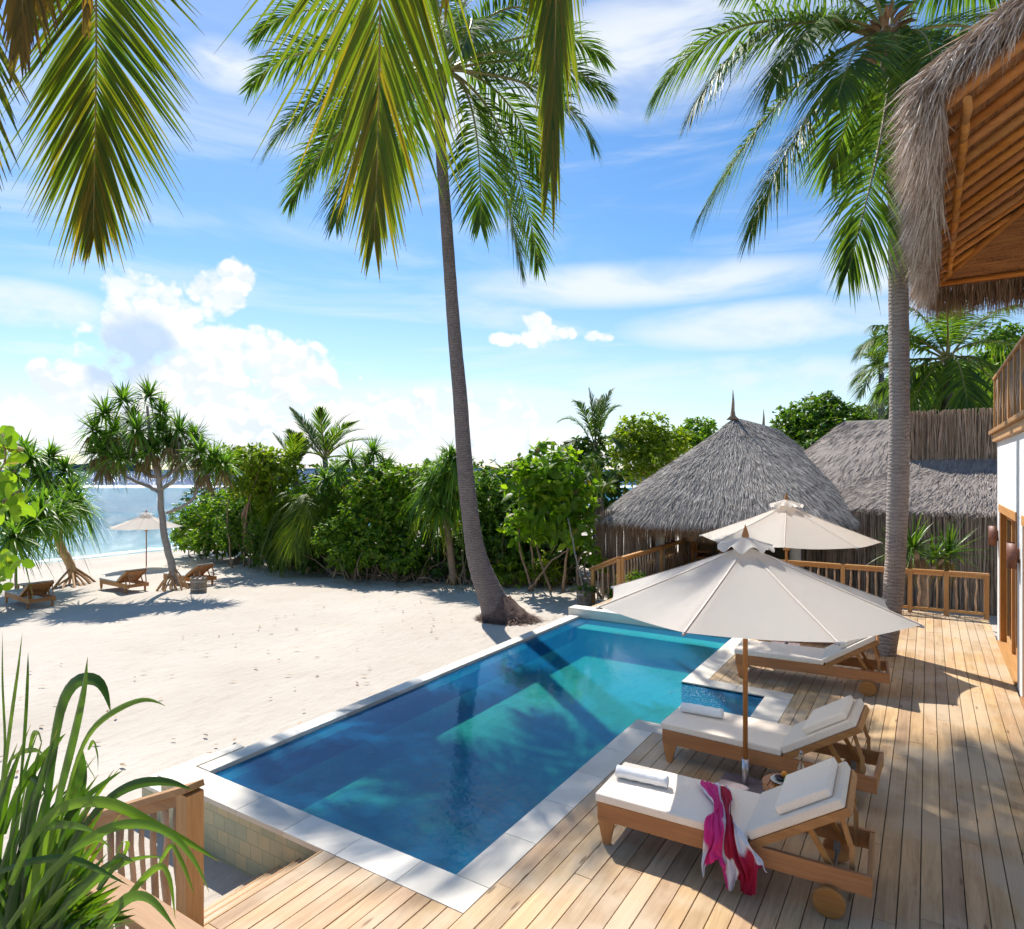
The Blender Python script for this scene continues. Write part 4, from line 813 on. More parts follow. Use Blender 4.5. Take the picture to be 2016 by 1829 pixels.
# ---- overhanging palms close to the camera
def near_palm(label,crown,base,fronds,**kw):
    r=thing('coconut_palm',label,'palm tree',base); 
    trunk_w(r,[base,(np.array(base)*.5+crown*.5)+np.array([.15,.1,0]),crown],(.2,.13),'palmbark',n=14)
    for path,o in fronds:
        k=dict(kw);k.update(o); frond('frond',r,path,**k)
    return r
cr=pt(-110,-520,4.3); base=np.array([cr[0]-.1,cr[1]-.2,-.6])
K1=dict(mat='palmnear',rm='rachisnear',W=.034,fold=.30,segs=5,jit=.06,r0=.016)
near_palm('coconut palm out of frame at left whose fronds hang into the top left corner',cr,base,[
 ([cr,pt(120,-620,4.5),pt(188,-180,4.5),pt(190,110,4.5),pt(184,455,4.5)],dict(n=150,L=.88,W=.026,sag=.10,fwd=.98,side=RGT,start=.38,v=.05,rr=(.0,.8),lprof=lambda x:(.86+.35*x if x<.4 else 1.0)*(1-.75*max(0,(x-.55)/.45)**1.6))),
 ([cr,pt(-60,-560,3.9),pt(-80,-100,3.9),pt(-70,200,3.9),pt(-55,480,3.9)],dict(n=90,L=.66,sag=.12,fwd=1.5,side=RGT,start=.3,v=.05,rr=(.3,.9))),
 ([cr,pt(0,-560,3.6),pt(60,-280,3.5),pt(50,-60,3.5),pt(40,70,3.5)],dict(n=80,L=.55,W=.03,sag=.25,fwd=1.2,side=RGT+FWD*.4,start=.3,mat='palmdry',v=.1,jit=.12)),
 ([cr,pt(60,-560,3.2),pt(170,-330,3.0),pt(175,-120,3.0),pt(172,10,3.0)],dict(n=22,L=.42,W=.03,sag=.2,fwd=1.8,side=RGT,start=.35,mat='palmdry',v=.1,jit=.05))],**K1)
cr=FWD*-1.0+RGT*.3+np.array([0,0,8.6]); base=FWD*-1.9+RGT*-.3+np.array([0,0,-.6])
near_palm('coconut palm behind the viewpoint whose two long fronds hang across the top centre',cr,base,[
 ([cr,pt(905,-760,3.0),pt(790,-420,4.4),pt(750,-150,4.7),pt(747,120,4.75),pt(743,320,4.75),pt(737,455,4.75)],dict(n=135,L=1.75,W=.033,sag=.06,fwd=1.12,side=RGT,start=.36,v=.03,rr=(.15,.7),lprof=lambda x:(.8+.5*x if x<.4 else 1.0)*(1-.82*max(0,(x-.45)/.55)**1.2))),
 ([cr,pt(1140,-760,3.2),pt(1115,-420,4.4),pt(1098,-150,4.6),pt(1092,100,4.6),pt(1085,290,4.6)],dict(n=130,L=1.15,W=.034,sag=.04,fwd=2.1,side=RGT*.9+FWD*.5,start=.36,v=.02,rr=(.1,.7),jit=.04,lprof=lambda x:(.8+.5*x if x<.4 else 1.0)*(1-.5*max(0,(x-.45)/.55)))),
 ([cr,pt(1000,-900,2.2),pt(960,-420,3.8),pt(905,-200,4.3),pt(880,-30,4.4)],dict(n=40,L=.7,sag=.1,fwd=2.2,side=RGT,start=.35,v=.03,rr=(.5,1.)))],**K1)
# ---- shrubs
def shrub(name,label,clumps,mat='shrubA',leaf=.13,den=1.,cat='shrub',group=None,base=None,stems=5,lw_=.55,smat='branch',nl=5,droopl=.35,tall=False,open_=0.,core=True):
    """clumps: (px,py,d,rx px,ry px)"""
    c0=np.mean([pt(c[0],c[1],c[2]) for c in clumps],0); 
    if base is None: base=(c0[0],c0[1],float(sandz(c0[0])))
    r=thing(name,label,cat,base,0,group); nb=NB(); zb=base[2]
    for (px,py,d,rx,ry) in clumps:
        c=pt(px,py,d); ax=rx/FP*d; azz=ry/FP*d; area=4*math.pi*((ax*ax+2*ax*azz)/3)
        N=int(area*den/(leaf*leaf)*.85)
        u=unit(rs.randn(N,3)); u=u[u[:,2]>-.75]; N=len(u)
        ph=rs.rand(6)*6; lump=1+.13*np.sin(u[:,0]*5+ph[0])*np.sin(u[:,1]*5+ph[1])+.12*np.sin(u[:,2]*7+ph[2]+u[:,0]*4)+.07*np.sin(u[:,0]*13+ph[3])*np.cos(u[:,2]*12+ph[4])
        rad=lump*(1-(.05+.35*open_)*0-.42*rs.rand(N)**2.0)+.05*rs.randn(N)*.5
        P=c+u*rad[:,None]*np.array([ax,ax,azz]); ok=P[:,2]>zb-.02+rs.rand(N)*.15; P=P[ok];u=u[ok];N=len(P)
        if open_: hole=np.sin(P[:,0]*3.1+ph[0])*np.sin(P[:,1]*3.3+ph[1])*np.sin(P[:,2]*3.7+ph[2])>-.22-.3*(1-open_); P=P[hole];u=u[hole];N=len(P)
        if core:
            Nc=int(area/(leaf*leaf)*.30); uc=unit(rs.randn(Nc,3)); Pc=c+uc*(.40+.32*rs.rand(Nc,1))*np.array([ax,ax,azz]); Pc=Pc[Pc[:,2]>zb+.1]; Nc=len(Pc)
            D=unit(rs.randn(Nc,3)); S=unit(np.cross(D,rs.randn(Nc,3))); nb.ribbons(Pc,D,S,leaf*1.9*(.7+.6*rs.rand(Nc)),leaf*1.2,.2,2,leafp,.2,.0+.25*rs.rand(Nc))  # inner leaves get the darkest tones, shade inside the bush put into colour
        for k in range(nl):
            out=unit(u*.6+np.array([0,0,.55])+rs.randn(N,3)*.55); a=rs.rand(N,1)*6.28
            e=unit(np.cross(out,rs.randn(N,3))); D=unit(e+out*.35); S=unit(np.cross(D,out))
            L=leaf*(.7+.6*rs.rand(N)); nb.ribbons(P+out*leaf*.12*k*.4,D,S,L,L*lw_,droopl*rs.rand(N),2,leafp,.18)
    nb.build('foliage',M[mat],r)
    for i in range(stems):
        cl=clumps[i%len(clumps)]; c=pt(*cl[:3]); bz=np.array([base[0]*.45+c[0]*.55+rs.randn()*.35,base[1]*.45+c[1]*.55+rs.randn()*.2,0]); bz[2]=float(sandz(bz[0]))-.05 if not tall else base[2]
        if tall: bz[:2]=base[:2]
        tip=c+rs.randn(3)*np.array([.4,.3,.2])*cl[3]/FP*cl[2]; mid=(bz+tip)/2+rs.randn(3)*.18
        trunk_w(r,[bz,mid,tip],(.045 if not tall else .07,.012),smat,'stem',6,.015)
    return r
HG='shrubs of the beach hedge'
shrub('beach_shrub','low rounded glossy shrub at the sea end of the hedge beside the water',[(392,1030,33,48,48),(450,1010,32,50,45),(430,1062,31.5,60,26),(372,1062,34,28,22)],'shrubA',.20,.9,group=HG)
shrub('umbrella_tree','flat topped bright green tree with a crooked bare trunk in the hedge',[(500,905,28,62,30),(450,912,28.5,26,20),(545,925,28,45,38),(495,955,28.2,45,34),(540,985,28.4,40,40)],'shrubB',.17,.8,'tree',group=None,stems=4,base=gs(470,1112),tall=False)
shrub('beach_shrub','dark leafy shrub filling the hedge behind the crooked trunk',[(480,1040,29.6,50,50),(540,1050,28,50,60),(510,1000,30,60,40)],'shrubC',.16,.8,group=HG)
shrub('beach_shrub','bright glossy shrub of the hedge between young palms and drooping pandanus',[(745,960,25,58,42),(800,950,25,55,32),(720,1010,24.6,50,50),(790,1010,24.5,55,60),(850,935,25.5,40,28)],'shrubA',.17,.85,group=HG)
shrub('beach_shrub','low tangled shrub with bare roots left of the leaning palm trunk',[(740,1080,23.6,42,50),(690,1095,23.9,40,36),(800,1095,23.3,50,42),(660,1060,24.5,40,40)],'shrubA',.13,.62,group=HG,stems=9,open_=.7)
shrub('beach_shrub','leafy shrub of the hedge directly behind the foot of the leaning trunk',[(960,985,23.6,55,66),(1000,1060,22.8,55,70),(940,1080,23.2,50,55),(1050,960,24,50,45)],'shrubC',.15,.85,group=HG,stems=7)
shrub('beach_shrub','small spreading shrub at the front of the hedge right of the leaning trunk',[(1010,1125,21.9,45,30),(965,1135,22.0,30,20),(1075,1120,21.5,36,34)],'shrubB',.13,.6,group=HG,stems=6,open_=.4)
shrub('sea_almond_tree','broad leaved light green sapling tree standing left of the pavilion',[(1075,915,20.6,55,42),(1040,960,20.4,50,50),(1110,950,20.2,58,48),(1075,1010,20.1,62,52),(1120,1050,19.8,50,40),(1150,1000,20.,30,40),(1030,1040,20.6,42,48)],'bigleaf',.27,.62,'tree',stems=5,lw_=.62,nl=4,open_=.8,base=gs(1085,1158))
shrub('beach_tree','round yellow green tree behind the pavilion roof, next to the slender palm',[(1262,850,32,50,34),(1235,880,31.5,42,36),(1310,880,32,50,40),(1270,920,31,60,45)],'shrubB',.20,.85,'tree',stems=4)
shrub('beach_tree','small bright tree showing just left of the pavilion peak',[(1378,848,36,36,26),(1345,870,35,40,26),(1400,880,35,40,30)],'shrubA',.22,.85,'tree',stems=3)
shrub('beach_tree','deep green tree between the thatched pavilion and the stick screen',[(1590,825,33,56,38),(1625,800,33.5,32,28),(1660,835,33,55,42),(1560,850,33,40,32),(1620,880,32,70,50)],'shrubC',.22,.95,'tree',stems=4)
shrub('beach_tree','green tree directly behind the thick palm trunk',[(1715,830,34,52,36),(1760,850,34,50,40),(1700,880,33,50,40)],'shrubC',.22,.9,'tree',stems=3)
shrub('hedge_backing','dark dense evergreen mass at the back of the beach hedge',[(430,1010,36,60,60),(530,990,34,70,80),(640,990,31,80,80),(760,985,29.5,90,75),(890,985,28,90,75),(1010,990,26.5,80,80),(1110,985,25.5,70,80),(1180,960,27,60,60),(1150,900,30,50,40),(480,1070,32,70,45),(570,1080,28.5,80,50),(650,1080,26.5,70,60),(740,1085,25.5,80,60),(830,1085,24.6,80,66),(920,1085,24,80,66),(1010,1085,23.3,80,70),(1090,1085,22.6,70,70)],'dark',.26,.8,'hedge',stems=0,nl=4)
shrub('garden_shrub','small bright shrub beside the stair handrail of the pavilion',[(1245,1150,17.6,36,26),(1270,1165,17.2,26,22),(1215,1168,18,18,20)],'shrubA',.09,.7,stems=4)
shrub('garden_shrub','light leafy shrub left of the pavilion stick screen',[(1165,1085,19.3,18,24),(1180,1110,19.0,14,20)],'bigleaf',.13,.5,stems=3)
shrub('beach_shrub','rounded mid green shrub of the hedge below the young palm crowns',[(635,985,27,55,48),(600,1040,26.8,50,48),(660,1035,26,45,48)],'shrubA',.16,.8,group=HG)
# sapling in the stave planter
r=thing('potted_sapling','thin stemmed sapling growing in the grey stave planter','sapling',POT)
trunk_w(r,[POT+np.array([0,0,.3]),pt(1135,1100,18.3),pt(1118,1020,18.8)],(.03,.015),'branchgrey','stem',7,.008)
nb=NB(); N=90; P=POT+np.stack([.16*rs.randn(N),.16*rs.randn(N),.42+.12*rs.rand(N)],-1); D=unit(rs.randn(N,3)+[0,0,.8]); nb.ribbons(P,D,unit(np.cross(D,[0,0,1.])),.14,.07,.4,2,leafp,.15); nb.build('foliage',M['shrubC'],r)
# umbrella tree's crooked trunk already; add the bold trunk
ut=[o for o in bpy.data.objects if o.name=='umbrella_tree'][0]
trunk_w(ut,[gs(455,1113)+np.array([0,0,.05]),gs(480,1106)+np.array([0,0,.25]),pt(484,1060,29),pt(480,1010,28.6),pt(492,975,28.4),pt(500,940,28)],(.15,.07),'branch','trunk',9,.02)
# brown tangle of twigs at the foot of the hedge
nb=NB(); N=520; xx=rs.uniform(570,1130,N); PT=np.zeros((N,6,3)); 
for i in range(N):
    y0=np.interp(xx[i],[570,700,900,1130],[1120,1145,1153,1158])-rs.uniform(0,14); a=gs(xx[i],y0); ang=rs.uniform(-1,1)*1.3; ln=rs.uniform(.5,2.0); q=a.copy(); q[2]+=rs.rand()*.1
    dirv=RGT*math.sin(ang)+np.array([0,0,1.])*math.cos(ang)+FWD*rs.uniform(-.1,.8)
    for k in range(6): PT[i,k]=q; q=q+unit(dirv)*ln/5; dirv=dirv+rs.randn(3)*.35; 
nb.tubes(PT,np.linspace(.022,.008,6)[None]*(.5+rs.rand(N,1)),4); tw=nb.build('undergrowth_twigs',M['branch']); tag(tw,'tangle of bare brown twigs and roots under the beach hedge','twigs',kind='stuff')
# fallen leaves / litter strip
nb=NB(); N=900; P=[]; 
for i in range(N):
    x=rs.uniform(380,1160); y=np.interp(x,[380,480,570,700,900,1130],[1092,1112,1122,1150,1160,1163])+rs.exponential(5)-4; p=gs(x,y); P.append(p+[0,0,.02])
for i in range(150):
    x=rs.uniform(-15,-6.9); y=rs.uniform(2,17); P.append(np.array([x,y,float(sandz(x))+.045]))
N=len(P); P=np.array(P); a=rs.rand(N)*6.28; D=np.stack([np.cos(a),np.sin(a),.2*rs.rand(N)],-1); nb.ribbons(P,unit(D),unit(np.cross(D,[0,0,1.])),.06+.1*rs.rand(N),.045,.1,2,leafp); lt=nb.build('leaf_litter',M['fringe']); tag(lt,'dry fallen leaves along the foot of the hedge','leaf litter',kind='stuff')
# ---- strap rosettes (pandanus)
def rosette(nb,c,n=46,L=.85,W=.05,axis=(0,0,1),droop=.6,low=-.35,segs=5,fold=.25,seed_r=None):
    c=np.array(c,float); ax=unit(axis); a=rs.rand(n)*6.28; e=np.sort(rs.uniform(low,1.35,n)); t1=unit(np.cross(ax,[.3,.9,.2])); t2=np.cross(ax,t1)
    D=unit(np.cos(e)[:,None]*(np.cos(a)[:,None]*t1+np.sin(a)[:,None]*t2)+np.sin(e)[:,None]*ax); S=unit(np.cross(D,[0,0,1.])+1e-3)
    dr=droop*(.35+.9*rs.rand(n))*(1.15-np.clip(e,0,1.3)*.55)
    nb.ribbons(c+D*.06,D,S,L*(.75+.45*rs.rand(n)),W*(.75+.5*rs.rand(n)),dr,segs,lambda x:max(.05,1-x**1.8),fold,seed_r)
def skirt(nb,c,n=26,L=.6,W=.05,R0=.22):
    c=np.array(c,float); a=rs.rand(n)*6.28; D=unit(np.stack([np.cos(a)*.35,np.sin(a)*.35,-1+0*a],-1)+rs.randn(n,3)*.08); P=c+np.stack([np.cos(a)*R0*rs.rand(n),np.sin(a)*R0*rs.rand(n),-.05-.12*rs.rand(n)],-1)
    nb.ribbons(P,D,unit(np.cross(D,rs.randn(n,3))),L*(.6+.6*rs.rand(n)),W,.1,3,lambda x:max(.05,1-x**2))
def props(parent,c,top,n=14,rad=.75,r=.035,mat='prop'):
    c=np.array(c,float)
    for i in range(n):
        a=2*math.pi*i/n+rs.uniform(-.2,.2); q=rad*rs.uniform(.6,1.1); f=np.array([c[0]+q*math.cos(a),c[1]+q*math.sin(a),c[2]-.08]); tp=np.array(top)+np.array([0,0,rs.uniform(-.35,.1)])
        trunk_w(parent,[tp,(tp*.45+f*.55)+np.array([math.cos(a),math.sin(a),0])*.05,f],(r*.8,r),mat,'prop_root',7)
# tall pandanus on the beach
d=23.1; pb0=gs(345,1162); pt_=thing('pandanus_tree','tall pandanus tree with spiky leaf heads on the beach beside the white umbrella','tree',pb0)
nb=NB(); heads=[(243,789),(293,782),(320,815),(207,815),(260,829),(187,849),(213,879),(253,872),(300,886),(353,849),(383,862),(333,872),(393,892),(283,899),(193,892),(233,902),(353,899),(420,906),(400,925),(270,850),(225,850),(318,850),(205,915),(440,915)]
for (x,y) in heads: rosette(nb,pt(x,y,d+rs.uniform(-.9,.9)),78,.92,.075,(rs.uniform(-.3,.3),rs.uniform(-.3,.3),1),.62)
nb.build('foliage',M['pandan'],pt_)
nb=NB()
for (x,y) in heads[5:]: skirt(nb,pt(x,y+6,d+rs.uniform(-.6,.6)),44,.62)
nb.build('dry_skirt',M['pandry'],pt_)
def tpx(parent,L,d,rr,mat,name): trunk_w(parent,[pt(x,y,d) for x,y in L],rr,mat,name,9,.012)
tpx(pt_,[(347,1150),(337,1108),(326,1066),(318,1010),(314,960),(312,935),(302,900),(285,880)],d,(.13,.075),'branchgrey','trunk')
for L_,rr in (([(320,962),(345,945),(352,920),(353,870)],(.07,.04)),([(313,968),(293,958),(267,948),(240,935),(215,900)],(.07,.035)),([(328,1010),(360,998),(383,980),(390,955),(380,945),(395,920)],(.055,.04)),([(390,955),(405,945),(425,915)],(.045,.03)),([(313,940),(287,935),(265,905),(240,860)],(.07,.04)),([(315,945),(350,922),(380,890)],(.07,.04)),([(302,905),(295,860),(290,800)],(.08,.04)),([(300,880),(270,850),(247,800)],(.06,.04))): tpx(pt_,L_,d,rr,'branchgrey','branch')
props(pt_,pb0,pt(341,1118,d),15,.62,.03)
# leaning pandanus at left
d=25.3; pb1=gs(145,1152); pl_=thing('pandanus_tree','leaning pandanus at the left edge with long drooping leaves and orange prop roots','tree',pb1)
nb=NB()
for (x,y,dd,L_) in [(62,905,-1,1.0),(100,900,0,.95),(45,890,.5,1.),(130,930,0,.95),(75,940,-1,1.05),(140,970,-.5,1.1),(105,965,0,1.),(30,940,-1,1.1),(120,1000,-2,1.15),(40,1000,-4,1.1),(80,1010,-4,1.1),(10,1010,-5,1.1),(62,1035,-5,1.05),(110,1020,-3,1.1),(152,995,-1,1.1),(5,960,-2,1.),(25,1060,-6,.95),(90,985,-2,1.)]:
    rosette(nb,pt(x,y,d+dd),80,L_,.10,(rs.uniform(-.2,.3),rs.uniform(-.3,.3),1),.85,-.55,6)
nb.build('foliage',M['pandan'],pl_)
tpx(pl_,[(146,1138),(140,1115),(128,1092),(117,1070),(108,1040),(100,980),(95,930)],d,(.17,.12),'prop','trunk'); tpx(pl_,[(117,1070),(125,1020),(138,985)],d,(.1,.07),'prop','branch')
props(pl_,pb1,pt(142,1118,d),13,.85,.045)
p=gs(31,1166); ps_=thing('pandanus_tree','slender dark stemmed pandanus between the two left beach loungers','tree',p); trunk_w(ps_,[p,p+np.array([0,0,1.4]),pt(28,1040,20.5)],(.04,.07),'branch','trunk',8)
nb=NB(); rosette(nb,pt(28,1035,20.5),46,1.0,.07,(0,0,1),.9,-.6,6); rosette(nb,pt(14,1020,20.3),40,.9,.06,(0,0,1),.9,-.5,6); nb.build('foliage',M['pandan'],ps_)
# pandanus heads inside the hedge
for lab,hd,dd,tr in [('dark spiky pandanus rising at the back of the hedge, right of the young palm',[(690,905),(725,915),(665,930),(700,945),(760,925),(640,945),(735,890)],26,(700,1140)),
                     ('drooping yellow green pandanus with a brown trunk left of the leaning palm trunk',[(868,925),(895,935),(850,950),(875,965),(900,900),(835,975),(905,985),(862,1000),(885,905)],22.6,(893,1150))]:
    b_=gs(*tr); r=thing('pandanus_tree',lab,'tree',b_); nb=NB()
    for (x,y) in hd: rosette(nb,pt(x,y,dd+rs.uniform(-.5,.5)),80,.95 if dd<24 else .9,.07,(0,0,1),1.0 if dd<24 else .5,-.7,6)
    nb.build('foliage',M['pandan'],r)
    if dd<24: 
        nb=NB()
        for (x,y) in hd: skirt(nb,pt(x,y+20,dd),24,1.1,.045,.3)
        nb.build('hanging_leaves',M['shrubB'],r)
    trunk_w(r,[b_,pt(tr[0]-6,1080,dd),pt(hd[0][0],hd[0][1]+30,dd)],(.15,.1),'branch','trunk',9,.01); props(r,b_,b_+np.array([0,0,.55]),8,.35,.03)
# small pandanus by the deck railing
b_=on(1818,18.6,-.6)[0]; b_[2]=-.6; r=thing('pandanus_shrub','small two headed pandanus with bright leaves behind the deck railing','plant',b_); dd=on(1818,18.6,0)[1]
nb=NB(); 
for (x,y,n,L_) in [(1797,1080,60,.95),(1868,1092,60,.95),(1838,1100,30,.8),(1775,1085,24,.8)]: rosette(nb,pt(x,y,dd),n,L_,.05,(rs.uniform(-.15,.15),0,1),.35,-.2,5)
nb.build('foliage',M['strap'],r)
tpx(r,[(1815,1215),(1818,1160),(1815,1125),(1800,1085)],dd,(.10,.07),'branch','trunk'); tpx(r,[(1817,1130),(1845,1110),(1868,1092)],dd,(.07,.05),'branch','branch')
nb=NB(); skirt(nb,pt(1800,1095,dd),26,.5); skirt(nb,pt(1860,1100,dd),26,.5); nb.build('dry_skirt',M['pandry'],r)
# ---- young palms in the hedge and behind
def ypalm(label,cen,fr,L,trunkto=None,**kw):
    b=gs(*trunkto) if trunkto else None; r,C0=palm('coconut_palm',label,cen,fr,L=L,loc=b if b is not None else pt(*cen),**kw)
    if b is not None: trunk_w(r,[b,(b+C0)/2,C0],(.16,.12),'palmbark','trunk',10,.01)
    return r
ypalm('young coconut palm with upright windblown fronds above the left hedge',(640,905,30),[((605,845),(575,806),1),((628,820),(632,806),-1),((655,830),(690,815),.5),((662,860),(742,866),0),((600,860),(560,850),.5),((655,850),(715,845),1.5),((612,880),(560,900),-1),((670,890),(752,912),.5),((650,850),(700,830),-1.5),((620,850),(590,830),2)],.9,(650,1130),n=50,W=.06,sag=.12,fwd=1.1,r0=.05)
ypalm('short bushy palm leaning left beside the flat topped tree',(582,930,29),[((560,880),(542,858),0),((585,880),(570,850),.6),((560,910),(525,900),0),((600,890),(600,868),1),((570,880),(590,855),-1)],.8,(590,1118),n=44,W=.06,sag=.12,fwd=1.0,mat='palmyoung')
ypalm('light green young palm arching over the sand in the middle of the hedge',(600,1010,26.5),[((600,920),(690,980),0),((570,930),(530,1010),.5),((590,915),(640,1060),-1.5),((560,950),(520,1070),-.5),((620,930),(720,1060),-.8),((600,930),(580,1080),-2),((640,960),(700,1100),-.5),((570,960),(550,1100),-1)],1.15,(572,1118),n=60,W=.055,sag=.7,fwd=.6,mat='palmyoung')
ypalm('dark slender coconut palm standing behind the broad leaved sapling',(1172,880,30),[((1140,810),(1104,828),0),((1150,790),(1132,790),1),((1165,790),(1160,768),0),((1185,790),(1205,768),.5),((1195,800),(1216,800),-.5),((1140,850),(1110,880),-1),((1200,840),(1222,880),-1),((1130,880),(1085,905),0),((1175,820),(1185,780),2),((1200,860),(1240,870),1),((1165,880),(1170,930),-2)],.85,(1176,1140),n=56,W=.06,sag=.3,fwd=.9,mat='palmfar')
ypalm('palm with a single arching grey frond low behind the hedge',(1080,940,30),[((1040,895),(985,945),0),((1060,890),(1000,915),1),((1090,900),(1130,930),0)],.8,(1080,1130),n=46,W=.06,sag=.5,fwd=.6)
ypalm('yellow green young palm just left of the pavilion eaves',(1180,985,20.8),[((1175,930),(1165,905),0),((1190,940),(1200,960),.4),((1160,950),(1140,960),0)],.55,(1180,1140),n=40,W=.04,sag=.2,fwd=1.,mat='palmyoung')
# big palm behind the stick screen
cen=(1866,705,25)
fr=[((1750,620),(1690,690),0),((1740,700),(1685,745),1),((1760,650),(1700,680),2),((1800,690),(1745,830),0),((1820,720),(1780,840),-1),((1890,690),(1905,800),-2),((1960,680),(1990,790),-1),((1940,640),(2040,700),0),((1880,600),(1890,585),1),((1820,600),(1770,600),1),((1930,610),(2000,600),1),((1850,760),(1850,850),0),((1900,740),(1940,840),0),((1780,640),(1720,640),-1),((1790,720),(1730,770),2),((1870,640),(1860,600),-2),((1840,700),(1830,830),1.5),((1940,700),(2010,830),1),((1870,700),(1880,850),1)]
r,_=palm('coconut_palm','large bright coconut palm spreading behind the tall stick screen',cen,fr,L=1.25,loc=on(1866,26,0)[0],n=64,W=.075,sag=.6,segs=3,r0=.05); trunk_w(r,[on(1866,26,0)[0]-np.array([0,0,.6]),pt(1866,800,25),pt(1866,705,25)],(.2,.15),'palmbark','trunk',10)
cen=(1735,735,31); fr=[((1720,690),(1700,700),0),((1715,700),(1690,740),0),((1725,670),(1720,655),0),((1710,730),(1695,775),0),((1745,680),(1765,660),0),((1750,700),(1790,720),0),((1740,760),(1720,800),0),((1760,750),(1790,790),0)]
ypalm('smaller coconut palm peeking out left of the thick trunk behind the roofs',cen,fr,.9,(1735,1100),n=44,W=.07,sag=.4)
shrub('beach_tree','dark tree mass filling behind the stick screen and the large palm',[(1800,770,37,60,50),(1880,760,37,70,60),(1960,770,37,70,70),(1850,830,36,80,50),(1950,830,36,80,50),(1975,690,37,50,60)],'shrubC',.26,.7,'tree',stems=3)
# ---- near left edge broad leaves
r=thing('broadleaf_shrub','branch of large round light green leaves entering at the left edge','shrub',pt(-70,1150,7.)); nb=NB()
for (x,y,n,sx,sy) in [(2,862,16,12,14),(22,925,14,18,16),(0,950,20,14,24),(10,1000,14,20,14),(-35,920,36,22,70),(14,1118,16,12,12),(-10,1130,20,16,20),(52,985,5,8,8)]:
    P=np.array([pt(x+rs.randn()*sx,y+rs.randn()*sy,6.5+rs.randn()*.25) for _ in range(n)]); D=unit(rs.randn(n,3)+[.2,0,.1]); S=unit(np.cross(D,FWD+rs.randn(n,3)*.6)); nb.ribbons(P,D,S,.09+.06*rs.rand(n),.09+.03*rs.rand(n),.15,4,lambda x_:max(.08,math.sin(math.pi*min(1,x_*.9+.08))**.6),.10)
nb.build('foliage',M['bigleaf'],r)
for L_ in ([(-70,1150),(-40,1040),(-10,960),(10,900),(5,855)],[(-40,1040),(10,990),(45,960)],[(-60,1130),(-20,1130),(18,1120)],[(-20,985),(20,940),(30,925)]): tpx(r,L_,6.5,(.02,.007),'branch','branch')
trunk_w(r,[np.array([*pt(-70,1150,7.)[:2],-.65]),pt(-70,1150,6.8)],(.04,.025),'branch','stem')
# ================================================================ strap leaved plant in the foreground
fp=thing('strap_leaved_plant','large foreground plant with long arching strap leaves at the bottom left','plant',np.array([*pt(60,1900,2.35)[:2],-.6]))
def strapleaf(path,w,d0=2.35,d1=2.35,tw=None,r=None,cut=False):
    P=np.array([pt(x,y,d0+(d1-d0)*i/(len(path)-1.)) for i,(x,y) in enumerate(path)]); k=len(P); n=18; s=np.linspace(0,k-1,n); Q=np.stack([np.interp(s,np.arange(k),P[:,i]) for i in range(3)],-1)
    for _ in range(2): Q[1:-1]=(Q[:-2]+2*Q[1:-1]+Q[2:])/4
    T=unit(np.gradient(Q,axis=0)); tw=rs.uniform(-.5,.5) if tw is None else tw
    A=unit(np.cross(T,FWD)); B=unit(np.cross(A,T)); ph=tw+np.linspace(0,rs.uniform(-.5,.5),n); S=A*np.cos(ph)[:,None]+B*np.sin(ph)[:,None]; Nn=unit(np.cross(S,T))
    x=np.linspace(0,1,n); pr=np.minimum(1,.55+1.2*x)*(np.maximum(.03,1-np.clip((x-.45)/.55,0,1)**1.9) if not cut else 1.); wd=w/FP*d0*.5*pr
    us=np.array([-1,-.5,0,.5,1.]); V=Q[:,None]+S[:,None]*(wd[:,None]*us)[...,None]+Nn[:,None]*(wd[:,None]*(np.abs(us)*.38))[...,None]
    nb_.grid(V[None],rs.rand() if r is None else r)
def r3(L): return [(x/3.,1243.2+y/3.) for x,y in L]
nb_=NB()
